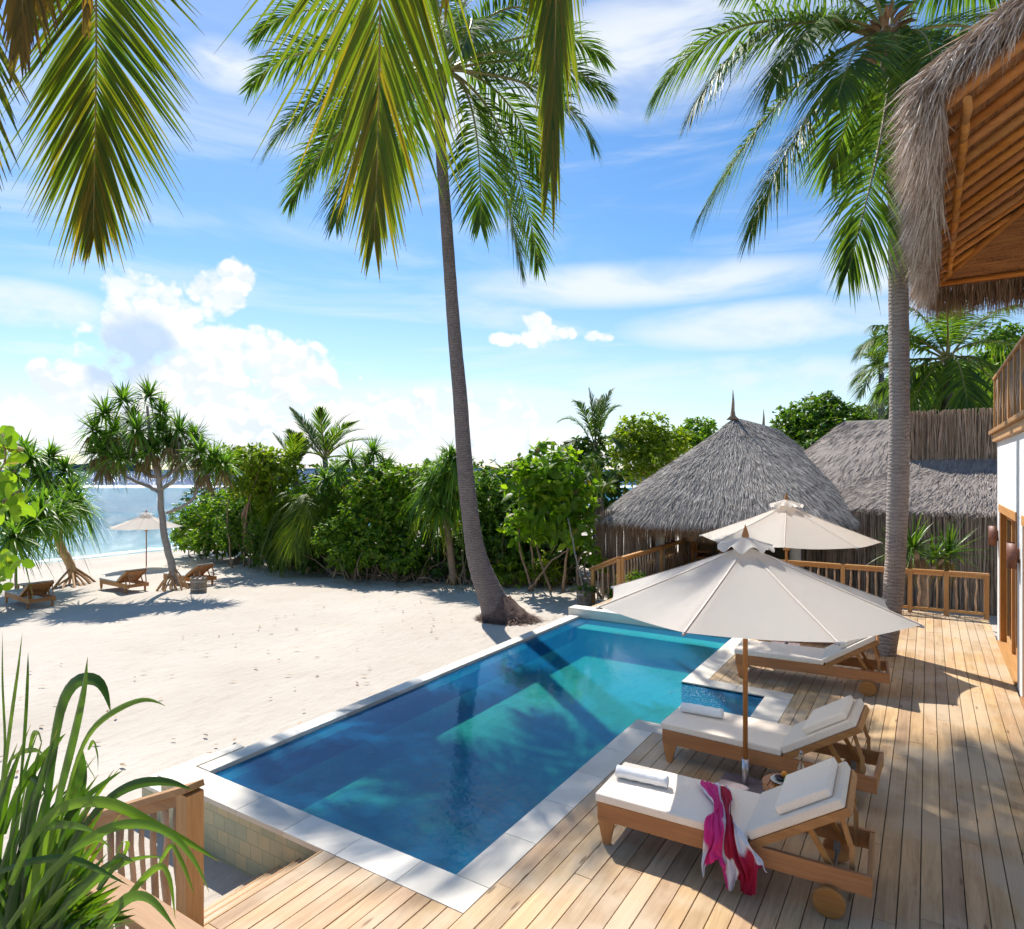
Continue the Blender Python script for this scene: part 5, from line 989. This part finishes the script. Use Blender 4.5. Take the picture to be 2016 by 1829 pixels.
for L_,w_,d_,r_ in [([(-40,1300),(10,900),(60,500),(105,200),(132,0)],14,2.3,.95),([(40,1500),(120,900),(150,500),(162,250),(166,120)],9,2.35,.5),
 ([(230,1450),(270,950),(330,500),(370,380),(430,285),(520,270),(590,290),(630,370),(655,480)],30,2.3,.25),([(260,1500),(330,1000),(420,650),(490,350),(517,150)],26,2.25,.55),
 ([(330,1250),(400,900),(480,660),(560,540),(680,460),(800,405),(890,395),(978,440)],17,2.2,.9),([(220,1350),(380,1120),(520,970),(640,880),(738,812)],17,2.3,.1),
 ([(430,1250),(520,1100),(640,980),(760,910),(860,885),(980,885),(1060,905),(1145,940)],22,2.2,.15),([(60,1500),(150,1260),(260,1100),(380,1025),(500,1002),(650,1008),(760,1060),(900,1150),(1080,1225),(1200,1300),(1300,1362)],26,2.05,.8),
 ([(40,1757),(200,1520),(400,1310),(560,1190),(700,1140),(840,1130),(980,1170),(1090,1270),(1180,1400),(1235,1540)],22,2.0,.7),([(260,1757),(480,1560),(620,1430),(780,1350),(920,1330),(1010,1345)],20,2.1,.75),
 ([(620,1757),(760,1560),(880,1420),(960,1375),(1010,1480),(1035,1700)],16,2.0,.95),([(120,1300),(200,1190),(300,1145),(420,1150),(500,1165),(580,1190)],22,2.1,.5),
 ([(-20,1430),(120,1370),(280,1340),(420,1345),(520,1380),(640,1440),(760,1500)],18,2.1,.3),([(560,1800),(640,1690),(740,1580),(820,1565),(890,1590),(960,1660),(1045,1770)],28,1.95,.6),
 ([(20,1200),(80,1000),(170,850),(260,740),(330,660),(390,600)],20,2.4,.5),([(360,1300),(430,1050),(470,850),(490,700)],34,2.3,.3,),([(520,700),(550,640),(575,740),(578,830)],9,2.3,.95),([(500,760),(530,820),(565,875)],9,2.3,.9),
 ([(60,760),(130,710),(210,700),(270,735)],12,2.4,.9),([(170,700),(195,600),(225,600),(250,680)],12,2.4,.9),([(-20,1100),(30,700),(10,300),(14,0)],8,2.3,.7),
 ([(700,1400),(760,1250),(720,1240),(680,1340)],10,2.05,.95),([(440,1300),(560,1230),(620,1250),(665,1310)],12,2.1,.9),([(580,1530),(700,1330),(790,1360)],20,2.1,.1),
 ([(250,1800),(420,1560),(560,1450),(640,1380),(720,1330)],22,2.2,.05),([(940,1370),(1010,1250),(1080,1380),(1150,1560)],12,2.05,.95),([(120,900),(170,850),(230,890),(270,960)],14,2.4,.4)]:
    strapleaf(r3(L_),w_*.84,d_,d_-.12,r=r_)
for i in range(210):
    x0=rs.uniform(-60,330); a=rs.uniform(-.55,.75)+ (x0-150)*.0012; ln=rs.uniform(600,1500)*(1-.35*max(0,x0-150)/200)*(.55 if a>.25 else 1.); y0=1980
    P=[];x,y=x0,y0
    for k in range(8): P.append((x,y)); x+=math.sin(a)*ln/7; y-=math.cos(a)*ln/7; a+=rs.uniform(.02,.16)*np.sign(a+.25)
    strapleaf([(q[0]/3.*1.,1243.2+q[1]/3.) for q in [(p_[0],p_[1]) for p_ in P]],rs.uniform(9,24),rs.uniform(2.15,2.75),rs.uniform(2.1,2.7),r=rs.rand())
nb_.build('foliage',M['strap'],fp,smooth=True)
for k in range(7): q=pt(20+k*18,1900,2.4+.1*rs.randn()); trunk_w(fp,[np.array([q[0],q[1],-.62]),q],(.05,.03),'rachis','stem',7,.01)
# ================================================================ thatched roofs
def roof_blades(nb,fn,N,L,W,lift=.14,jit=.16,segs=2,u0=0,u1=1,v0=0,v1=1,rbias=None):
    """fn(u,v)->(N,3): u along the eave, v 0 at the eave .. 1 at the ridge"""
    u=rs.uniform(u0,u1,N); v=v0+(v1-v0)*(1-np.sqrt(1-rs.rand(N)*.985)); v=np.where(rs.rand(N)<.14,v0+(v1-v0)*rs.uniform(.78,1.,N),v); P=fn(u,v); e=1e-3
    dv=unit(fn(u,np.maximum(v-e*4,0)-0.)-fn(u,np.maximum(v-e*4,0)+e*4)); du=unit(fn(u+e,v)-fn(u-e,v)); nn=unit(np.cross(du,dv)); nn=np.where(nn[:,2:3]<0,-nn,nn)
    D=unit(dv+nn*lift*(.3+rs.rand(N,1))+du*jit*rs.randn(N,1)+nn*jit*.3*rs.randn(N,1)); S=unit(np.cross(D,nn)+nn*.5*rs.randn(N,1))
    nb.ribbons(P+nn*.02*rs.rand(N,1),D,S,L*(.6+.8*rs.rand(N)),W*(.6+.8*rs.rand(N)),.12*rs.rand(N),segs,taper,0,np.clip(rs.rand(N)*.75+.32*((v*9+.15*np.sin(u*60))%1.)-.05,0,1) if rbias is None else np.clip(rbias+rs.randn(N)*.25,0,1))
def hiproof(x0,x1,y0,y1,rx,ry0,ry1,ze,zr,p0=4.5,p1=2.2,exp=1.0):
    cx,cy=(x0+x1)/2,(y0+y1)/2
    def fn(u,v):
        u=np.asarray(u,float);v=np.asarray(v,float); a=u*2*np.pi; p=p0+(p1-p0)*v; c,s=np.cos(a),np.sin(a); k=(np.abs(c)**p+np.abs(s)**p)**(-1./p)
        hx=(x1-x0)/2*(1-v)+.06*v; X=cx+(rx-cx)*v+hx*c*k; ya=y0+(ry0-y0)*v; yb=y1+(ry1-y1)*v; Y=(ya+yb)/2+(yb-ya)/2*s*k
        Z=ze+(zr-ze)*v**exp; return np.stack([X,Y,Z],-1)
    return fn
def thatch_roof(parent,fn,N,L,W,mat,nfr,frL,frmat='fringe',nu=120,nv=24):
    U,Vv=np.meshgrid(np.linspace(0,1,nu),np.linspace(0,1,nv),indexing='ij'); G_=fn(U,Vv); nb=NB(); nb.grid(G_[None],.35); V2=G_.copy(); V2[...,2]-=.22; nb.grid(V2[None],.05)
    roof_blades(nb,fn,N,L,W); 
    for q in (.0,.012): # courses near the eave
        roof_blades(nb,fn,N//8,L,W,.2,.16,v0=0,v1=.02)
    o=nb.build('roof',M[mat],parent)
    nb=NB(); u=rs.rand(nfr); P=fn(u,np.zeros(nfr)); c=fn(u,np.full(nfr,.05)); out=unit((P-c)*[1,1,0]); P=P-out*.14*rs.rand(nfr,1)-[0,0,.03]; D=unit(out*.25+np.array([0,0,-1.])+rs.randn(nfr,3)*.10); nb.ribbons(P,D,unit(np.cross(D,rs.randn(nfr,3))),frL*(.5+.8*rs.rand(nfr)),W,.1,2,taper); nb.build('eave_fringe',M[frmat],parent)
def sticks(parent,name,a,b,z0,z1,n,r,mat,ragged=.08,depth=.05,wig=.5,lean=.0):
    a,b=np.array(a,float),np.array(b,float); N=n; f=(np.arange(N)+rs.rand(N))/N; base=a+(b-a)*f[:,None]; k=6; PT=np.zeros((N,k,3)); nrm=unit(np.array([-(b-a)[1],(b-a)[0],0])); top=z1+ragged*(rs.rand(N)-.3); off=rs.randn(N)*depth*.4
    u=unit((b-a)[:2]); lean_=rs.randn(N)*lean
    for i in range(k):
        t=i/(k-1.); PT[:,i,:2]=base+nrm[:2]*off[:,None]+u*(rs.randn(N)*r*wig+lean_*t)[:,None]; PT[:,i,2]=z0+(top-z0)*t
    nb=NB(); nb.tubes(PT,(r*(.55+.8*rs.rand(N)))[:,None]*np.linspace(1.,.75,k)[None],5); return nb.build(name,M[mat],parent,smooth=True)
# ---- pavilion
pv=thing('thatched_pavilion','open pavilion with a large grey thatched roof and two spiky finials','pavilion',(-5.2,22,0))
fn=hiproof(-8.9,-1.8,17.7,32,-5.2,21.4,28.3,1.84,4.84,5.,2.6,.88)
thatch_roof(pv,fn,62000,.34,.0155,'thatch',16000,.46)
for (x,y,zz,h) in ((-5.25,21.35,4.78,.95),(-5.85,28.9,4.78,.95)):
    P_=np.array([x,y,zz]); mb=MB(); mb.tube([P_,P_+[0,0,.12],P_+[.0,0,.3],P_+[.01,0,h*.6],P_+[0,0,h]],[.20,.085,.055,.04,.008],10); mb.build('finial',M['bark'],pv)
mb=MB(); mb.box(-8.3,-2.1,18.2,31,-.45,-.02); mb.build('floor',M['pineX'],pv,.01)
for (x,y) in ((-6.8,18.95),(-6.72,22.0),(-3.1,19.4),(-8.0,30.0),(-3.1,30.0)): mb=MB(); mb.tube([(x,y,-.05),(x+.01,y,1),(x,y,2.0)],[.15,.145,.135],14); mb.build('column',M['column'],pv)
sticks(pv,'stick_screen',(-8.25,17.95),(-6.9,18.2),-.55,1.95,95,.013,'bark',.05,.05,.5)
sticks(pv,'stick_screen',(-8.3,18.0),(-8.3,25.0),-.55,1.95,220,.018,'bark',.05,.06,.5)
mb=MB(); mb.box(-8.2,-2.0,25.0,25.15,-.02,2.6); mb.build('rear_wall',M['cream'],pv,.01)
mb=MB(); mb.box(-4.2,-3.3,24.94,24.998,0,1.9); mb.build('door',M['teakZ'],pv,.01)
mb=MB(); mb.box(-8.2,-3.2,18.95,19.07,1.98,2.1); mb.build('eave_beam',M['teakX'],pv,.01)
# dining table and chairs inside
def dchair(loc,rz,label):
    r=thing('dining_chair',label,'chair',(0,0,0),0,'wooden dining chairs in the pavilion'); mb=MB(); mb.box(-.24,.24,-.24,.24,.42,.46); mb.build('seat',M['teakY'],r,.005,local=True)
    for sx in (-.22,.22):
        mb=MB(); mb.box(sx-.02,sx+.02,.20,.24,0,.42); mb.build('leg',M['teakZ'],r,.003,local=True)
        mb=MB(); mb.bar((sx,-.22,0),(sx,-.26,.92),.04,.04,up=(0,1,0)); mb.build('leg',M['teakZ'],r,.003,local=True)
        mb=MB(); mb.box(sx-.02,sx+.02,-.22,.24,.62,.65); mb.build('armrest',M['teakY'],r,.003,local=True)
    mb=MB(); mb.box(-.2,.2,-.275,-.245,.84,.92); mb.box(-.2,.2,-.27,-.24,.56,.61)
    for i in range(7): x=-.17+i*.057; mb.box(x-.012,x+.012,-.266,-.25,.61,.84)
    mb.build('backrest',M['teakZ'],r,.002,local=True); r.location=loc; r.rotation_euler=(0,0,rz); return r
dchair((-6.0,20.6,0),R(-90),'wooden dining chair beside the grey column inside the pavilion'); dchair((-5.2,21.9,0),R(180),'wooden slatted dining chair seen above the table in the pavilion')
tb2=thing('dining_table','dark wooden dining table in the shade of the pavilion','table',(-4.9,20.9,0)); mb=MB(); mb.box(-5.5,-4.2,20.4,21.4,.70,.75); mb.build('table_top',M['teakX'],tb2,.006)
for sx in (-5.4,-4.3):
    for sy in (20.5,21.3): mb=MB(); mb.box(sx-.04,sx+.04,sy-.04,sy+.04,0,.70); mb.build('leg',M['teakZ'],tb2,.003)
# ---- second hut
h2=thing('thatched_hut','wide thatched hut roof at right behind the railing, partly in shade','hut',(0,26,0))
fn2=hiproof(-4.6,9,22.4,33,1.2,26.6,28.6,2.35,4.92,7.,3.,1.0)
def fn2b(u,v):
    P=fn2(u,v); v=np.asarray(v); c=P[...,0]; 
    P=P.copy(); ctr=1.2; P[...,0]=P[...,0]+(P[...,0]-ctr)*0.95*v*0+np.sign(P[...,0]-ctr)*0; return P
# explicit ridge hip along X
def ridge_roof(x0,x1,y0,y1,ra,rb,ry,ze,zr):
    cx,cy=(x0+x1)/2,(y0+y1)/2
    def f(u,v):
        u=np.asarray(u,float);v=np.asarray(v,float);a=u*2*np.pi;p=6.-3*v;c,s=np.cos(a),np.sin(a);k=(np.abs(c)**p+np.abs(s)**p)**(-1./p)
        xa=x0+(ra-x0)*v; xb=x1+(rb-x1)*v; X=(xa+xb)/2+(xb-xa)/2*c*k; hy=(y1-y0)/2*(1-v)+.05*v; Y=cy+(ry-cy)*v+hy*s*k; return np.stack([X,Y,ze+(zr-ze)*v**.97],-1)
    return f
thatch_roof(h2,ridge_roof(-5.6,8,22.6,32,-2.6,6,27.,2.25,4.98),24000,.34,.020,'thatchfar',300,.2)
# lower porch roof in front
thatch_roof(h2,ridge_roof(-3.2,7,21.2,27,-.9,5,24.1,2.06,3.22),22000,.32,.018,'thatchfar',9000,.32,'thatchfar')
sticks(h2,'stick_screen',(-.62,24.6),(2.6,24.6),2.95,4.98,300,.022,'sticktan',.16,.10,.35,.10)
sticks(h2,'stick_screen',(-.62,24.66),(2.6,24.66),2.95,4.85,200,.026,'bark',.14,.06,.35,.06)
mb=MB(); mb.bar((-.7,24.5,3.35),(2.6,24.5,3.35),.03,.04); mb.bar((-.7,24.74,4.5),(2.6,24.74,4.5),.03,.04); mb.build('screen_batten',M['teakX'],h2)
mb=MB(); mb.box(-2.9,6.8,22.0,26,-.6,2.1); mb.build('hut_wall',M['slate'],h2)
sf=thing('stick_fence','tall dark fence of upright sticks behind the deck railing','fence',(-1,21.2,-.6))
sticks(sf,'pickets',(-3.4,21.0),(2.4,21.0),-.62,1.95,430,.021,'stickgrey',.22,.10,.35,.06)
sticks(sf,'pickets',(-3.4,21.12),(2.4,21.12),-.62,1.85,260,.030,'bark',.2,.06,.3,.04)
mb=MB(); mb.bar((-3.4,21.22,.3),(2.4,21.22,.3),.04,.06); mb.bar((-3.4,21.22,1.4),(2.4,21.22,1.4),.04,.06); mb.build('fence_rail',M['teakX'],sf)
# ================================================================ villa at right
vl=thing('villa','white plastered villa wall with timber door frames at the right edge','house',(1.1,13,0))
X0=1.10
mb=MB(); mb.box(X0,X0+.3,5.5,15.4,2.50,3.72); mb.build('upper_wall',M['plaster'],vl,.008)
mb=MB(); mb.box(X0,X0+6,15.4-.25,15.4,2.5,3.72) if 0 else mb.box(X0+.3,X0+6,15.15,15.4,-.02,3.72); mb.build('end_wall',M['plaster'],vl,.008)
for (ya,yb) in ((15.03,15.4),(11.5,12.1),(8.2,8.8)):
    mb=MB(); mb.box(X0,X0+.3,ya,yb,-.02,2.498); mb.build('pier',M['plaster'],vl,.008)
for (ya,yb) in ((12.13,15.0),(8.83,11.47)):
    mb=MB(); mb.box(X0+.012,X0+.16,yb-.06,yb+.028,.05,2.42); mb.build('door_jamb',M['teakZ'],vl,.004)
    mb=MB(); mb.box(X0+.012,X0+.16,ya-.028,ya+.06,.05,2.42); mb.build('door_jamb',M['teakZ'],vl,.004)
    mb=MB(); mb.box(X0-.012,X0+.16,ya-.028,yb+.028,2.422,2.56); mb.build('lintel',M['pineY'],vl,.004)
    mb=MB(); mb.box(X0-.03,X0+.3,ya,yb,-.002,.048); mb.build('door_sill',M['pineY'],vl,.004)
    n=3; w_=(yb-ya-.14)/n
    for k in range(n):
        a=ya+.066+k*w_; gd=MB(); x=X0+.10+.05*(k%2)
        gd.box(x,x+.045,a,a+.08,.06,2.41); gd.box(x,x+.045,a+w_-.08,a+w_-.004,.06,2.41); gd.box(x,x+.045,a+.081,a+w_-.081,.06,.18); gd.box(x,x+.045,a+.081,a+w_-.081,2.30,2.41); f=gd.build('glass_door',M['pineZ'],vl,.003)
        g=MB(); g.box(x+.018,x+.026,a+.079,a+w_-.079,.18,2.31); g.build('pane',M['winglass'],f)
mb=MB(); mb.box(X0-.13,X0+.5,5.5,15.55,3.86,3.93); mb.build('balcony_ledge',M['pineY'],vl,.006)
mb=MB(); mb.box(X0-.07,X0+.4,5.5,15.5,3.722,3.858); mb.build('balcony_beam',M['pineY'],vl,.006)
mb=MB(); mb.box(X0+.4,X0+6,5.5,15.4,3.74,3.86); mb.build('balcony_floor',M['pineY'],vl,.006)
mb=MB(); mb.box(X0+3,X0+3.2,5.5,15.,3.9,6.4); mb.build('upper_room_wall',M['plaster'],vl,.006)
def balu():
    r=thing('balcony_railing','upper balcony railing filled with thin branches above the white wall','railing',(X0,10,3.93)); y0,y1=6.,15.45
    mb=MB(); mb.box(X0-.07,X0+.05,y0,y1,4.90,4.945); mb.build('top_rail',M['pineY'],r,.004)
    ys=[15.40,14.55,13.7,12.85,12.0,11.15,10.3,9.4,8.5,7.6,6.7]
    for y in ys: mb=MB(); mb.box(X0-.055,X0+.035,y-.045,y+.045,3.932,4.898); mb.build('post',M['pineZ'],r,.004)
    for a,b in zip(ys[1:],ys[:-1]):
        for k in range(5):
            y=a+(b-a)*(k+1)/6.; mb=MB(); stick(mb,(X0-.01,y+rs.randn()*.02,3.932),(X0-.01,y+rs.randn()*.02,4.9),.026); mb.build('baluster',M['bark'],r)
balu()
def wlamp(y,label):
    r=thing('wall_lamp',label,'wall lamp',(X0-.002,y,2.0),0,'rust brown wall lamps'); mb=MB(); n=14
    vs=[];fs=[]; 
    for z in (1.78,2.14):
        for i in range(n+1): a=math.pi/2+math.pi*i/n; vs.append((X0-.035+.115*math.cos(a),y+.13*math.sin(a),z))
    for i in range(n): fs.append((i,i+1,n+2+i,n+1+i))
    mb.add(vs,fs,.5,True); o=mb.build('shade',M['rust'],r); s_=o.modifiers.new('t','SOLIDIFY'); s_.thickness=.006
    mb=MB(); mb.box(X0-.034,X0-.003,y-.05,y+.05,1.86,2.06); mb.build('mount',M['rust'],r,.003)
wlamp(15.22,'rust brown half round wall lamp on the far corner of the villa'); wlamp(11.85,'rust brown half round wall lamp on the nearer pier of the villa')
# ---- thatched roof overhang at top right
ov=thing('roof_overhang','steep thatched roof overhang with exposed pole rafters at the top right corner','roof',(.1,12,6.7))
EX,ZE,Y0,Y1,PX_,RX=.10,6.72,7.7,14.9,.66,4.6
ZR=ZE+PX_*(RX-EX)
def und(X,Y): return ZE+PX_*(X-EX)
# matting under the poles (left plane and far hip plane)
mb=MB(); hip=RX-EX
mb.add([(EX-.05,Y0-.05,ZE+.10-.03),(EX-.05,Y1+.05,ZE+.10-.03),(RX,Y1-hip,ZR+.13),(RX,Y0-.05,ZR+.13)],[(0,1,2,3)]); o=mb.build('reed_matting',M['woven'],ov)
mb=MB(); mb.add([(EX-.05,Y1+.10,ZE-.03),(2*RX-EX,Y1+.10,ZE-.03),(RX,Y1-hip,ZR+.09)],[(0,1,2)]); mb.build('reed_matting',M['woven'],ov)
n=0
yy=Y0+.12
while yy<Y1-.15:
    x1=min(RX,EX+(Y1-yy)) ; a=np.array([EX-.06,yy,ZE+.03]); b=np.array([x1,yy,und(x1,0)+.03]); mid=(a+b)/2+np.array([0,rs.randn()*.03,rs.randn()*.02])
    mb=MB(); mb.tube([a,(a+mid)/2+[0,rs.randn()*.015,0],mid,(b+mid)/2,b],[.052,.055,.05,.048,.045],9); mb.build('rafter',M['logwood'],ov); yy+=.46; n+=1
for k,xx in enumerate((EX+.02,EX+.22)):
    yy=Y0+.1
    while yy<Y1-.2:
        L_=.50; mb=MB(); zz=und(xx,0)-.045; mb.tube([(xx,yy,zz),(xx+.01,yy+L_*.5,zz-.01),(xx,yy+L_,zz)],[.04,.045,.04],8); mb.build('eave_pole' if k==0 else 'purlin_stub',M['bark'] if k==0 else M['logwood'],ov); yy+=.46
        if n>200: break
mb=MB(); mb.tube([(EX,Y1,ZE-.02),(EX+2,Y1-2.0,und(EX+2,0)-.02),(RX,Y1-hip,ZR-.02)],.06,10); mb.build('hip_rafter',M['logwood'],ov)
mb=MB(); mb.tube([(EX-.05,Y1-.02,ZE+.0),(2.3,Y1-.03,ZE+.02),(4.6,Y1-.02,ZE-.0),(8,Y1-.02,ZE)],.045,9); mb.build('end_pole',M['logwood'],ov)
for xx in (1.75,2.9,4.0):
    t_=min(xx-EX,1.6)*.8; mb=MB(); mb.tube([(xx,Y1+.02,ZE-.05),(xx,Y1-t_,ZE+PX_*t_-.04)],.045,9); mb.build('jack_rafter',M['logwood'],ov)
# thatch body
TH_=.34
def tn(u,v):   # left slope outer surface, u along Y, v eave to ridge
    u=np.asarray(u,float);v=np.asarray(v,float); X=EX-.16+(RX-EX+.16)*v; return np.stack([X,Y0-.16+(Y1+.28-Y0+.16)*u-(v*hip)*np.clip(u*1.0,0,1)**1.*.98*(u>0),ZE+.34+(ZR-ZE+.1)*v],-1)
nb=NB(); U,Vv=np.meshgrid(np.linspace(0,1,40),np.linspace(0,1,20),indexing='ij'); nb.grid(tn(U,Vv)[None],.4)
# rake edge face and eave edge face
a=tn(np.zeros(12),np.linspace(0,1,12)); b=a-np.array([0,-.05,TH_-.04]); nb.grid(np.stack([a,b],1)[None],.2)
a=tn(np.linspace(0,1,20),np.zeros(20)); b=a-np.array([-.10,0,TH_-.02]); nb.grid(np.stack([a,b],1)[None],.15)
roof_blades(nb,tn,9000,.38,.016,.15,.16,3)
# shaggy rake fringe (near gable edge)
N=5200; v=rs.rand(N)**1.0; P=tn(np.zeros(N),v)+rs.rand(N,1)*np.array([0,.25,0])-np.array([0,0,1.])*rs.rand(N,1)*.20; D=unit(np.array([-.55,-.55,-.75])+rs.randn(N,3)*.28); nb.ribbons(P,D,unit(np.cross(D,rs.randn(N,3))),.22+.26*rs.rand(N),.011+.008*rs.rand(N),.5*rs.rand(N),4,taper,0,rs.rand(N))
nb.build('thatch',M['thatchnear'],ov)
nb=NB(); N=15000; u=rs.rand(N); P=tn(u,np.zeros(N))+np.stack([.20*rs.rand(N),0*u,-.34*rs.rand(N)],-1); D=unit(np.array([-.42,-.12,-.9])+rs.randn(N,3)*.24); nb.ribbons(P,D,unit(np.cross(D,rs.randn(N,3))),.24+.34*rs.rand(N),.008+.007*rs.rand(N),.4*rs.rand(N),4,taper,0,rs.rand(N)); nb.build('eave_fringe',M['thatchnear'],ov)
nb=NB(); N=6000; x=rs.uniform(EX-.15,5.5,N); P=np.stack([x,Y1+.1+.25*rs.rand(N),ZE+.12-.18*rs.rand(N)],-1); D=unit(np.array([0,.15,-1.])+rs.randn(N,3)*.13); nb.ribbons(P,D,unit(np.cross(D,rs.randn(N,3))),.22+.38*rs.rand(N),.016,.2,3,taper); nb.build('eave_fringe',M['fringe'],ov)
# far hip slope outer surface and the slope facing away so it reads solid from outside
mb=MB(); mb.add([(EX-.16,Y1+.28,ZE+.3),(2*RX-EX+.16,Y1+.28,ZE+.3),(RX,Y1-hip,ZR+.45)],[(0,1,2)]); mb.add([(RX,Y0-.16,ZR+.45),(RX,Y1-hip,ZR+.45),(2*RX-EX,Y1+.28,ZE+.3),(2*RX-EX,Y0-.16,ZE+.3)],[(0,1,2,3)]); mb.build('thatch_back',M['thatchnear'],ov)
for (x,y) in ((2.1,14.4),(2.1,8.6)): mb=MB(); mb.tube([(x,y,3.87),(x,y,und(x,0))],.11,12); mb.build('roof_post',M['logwood'],ov)
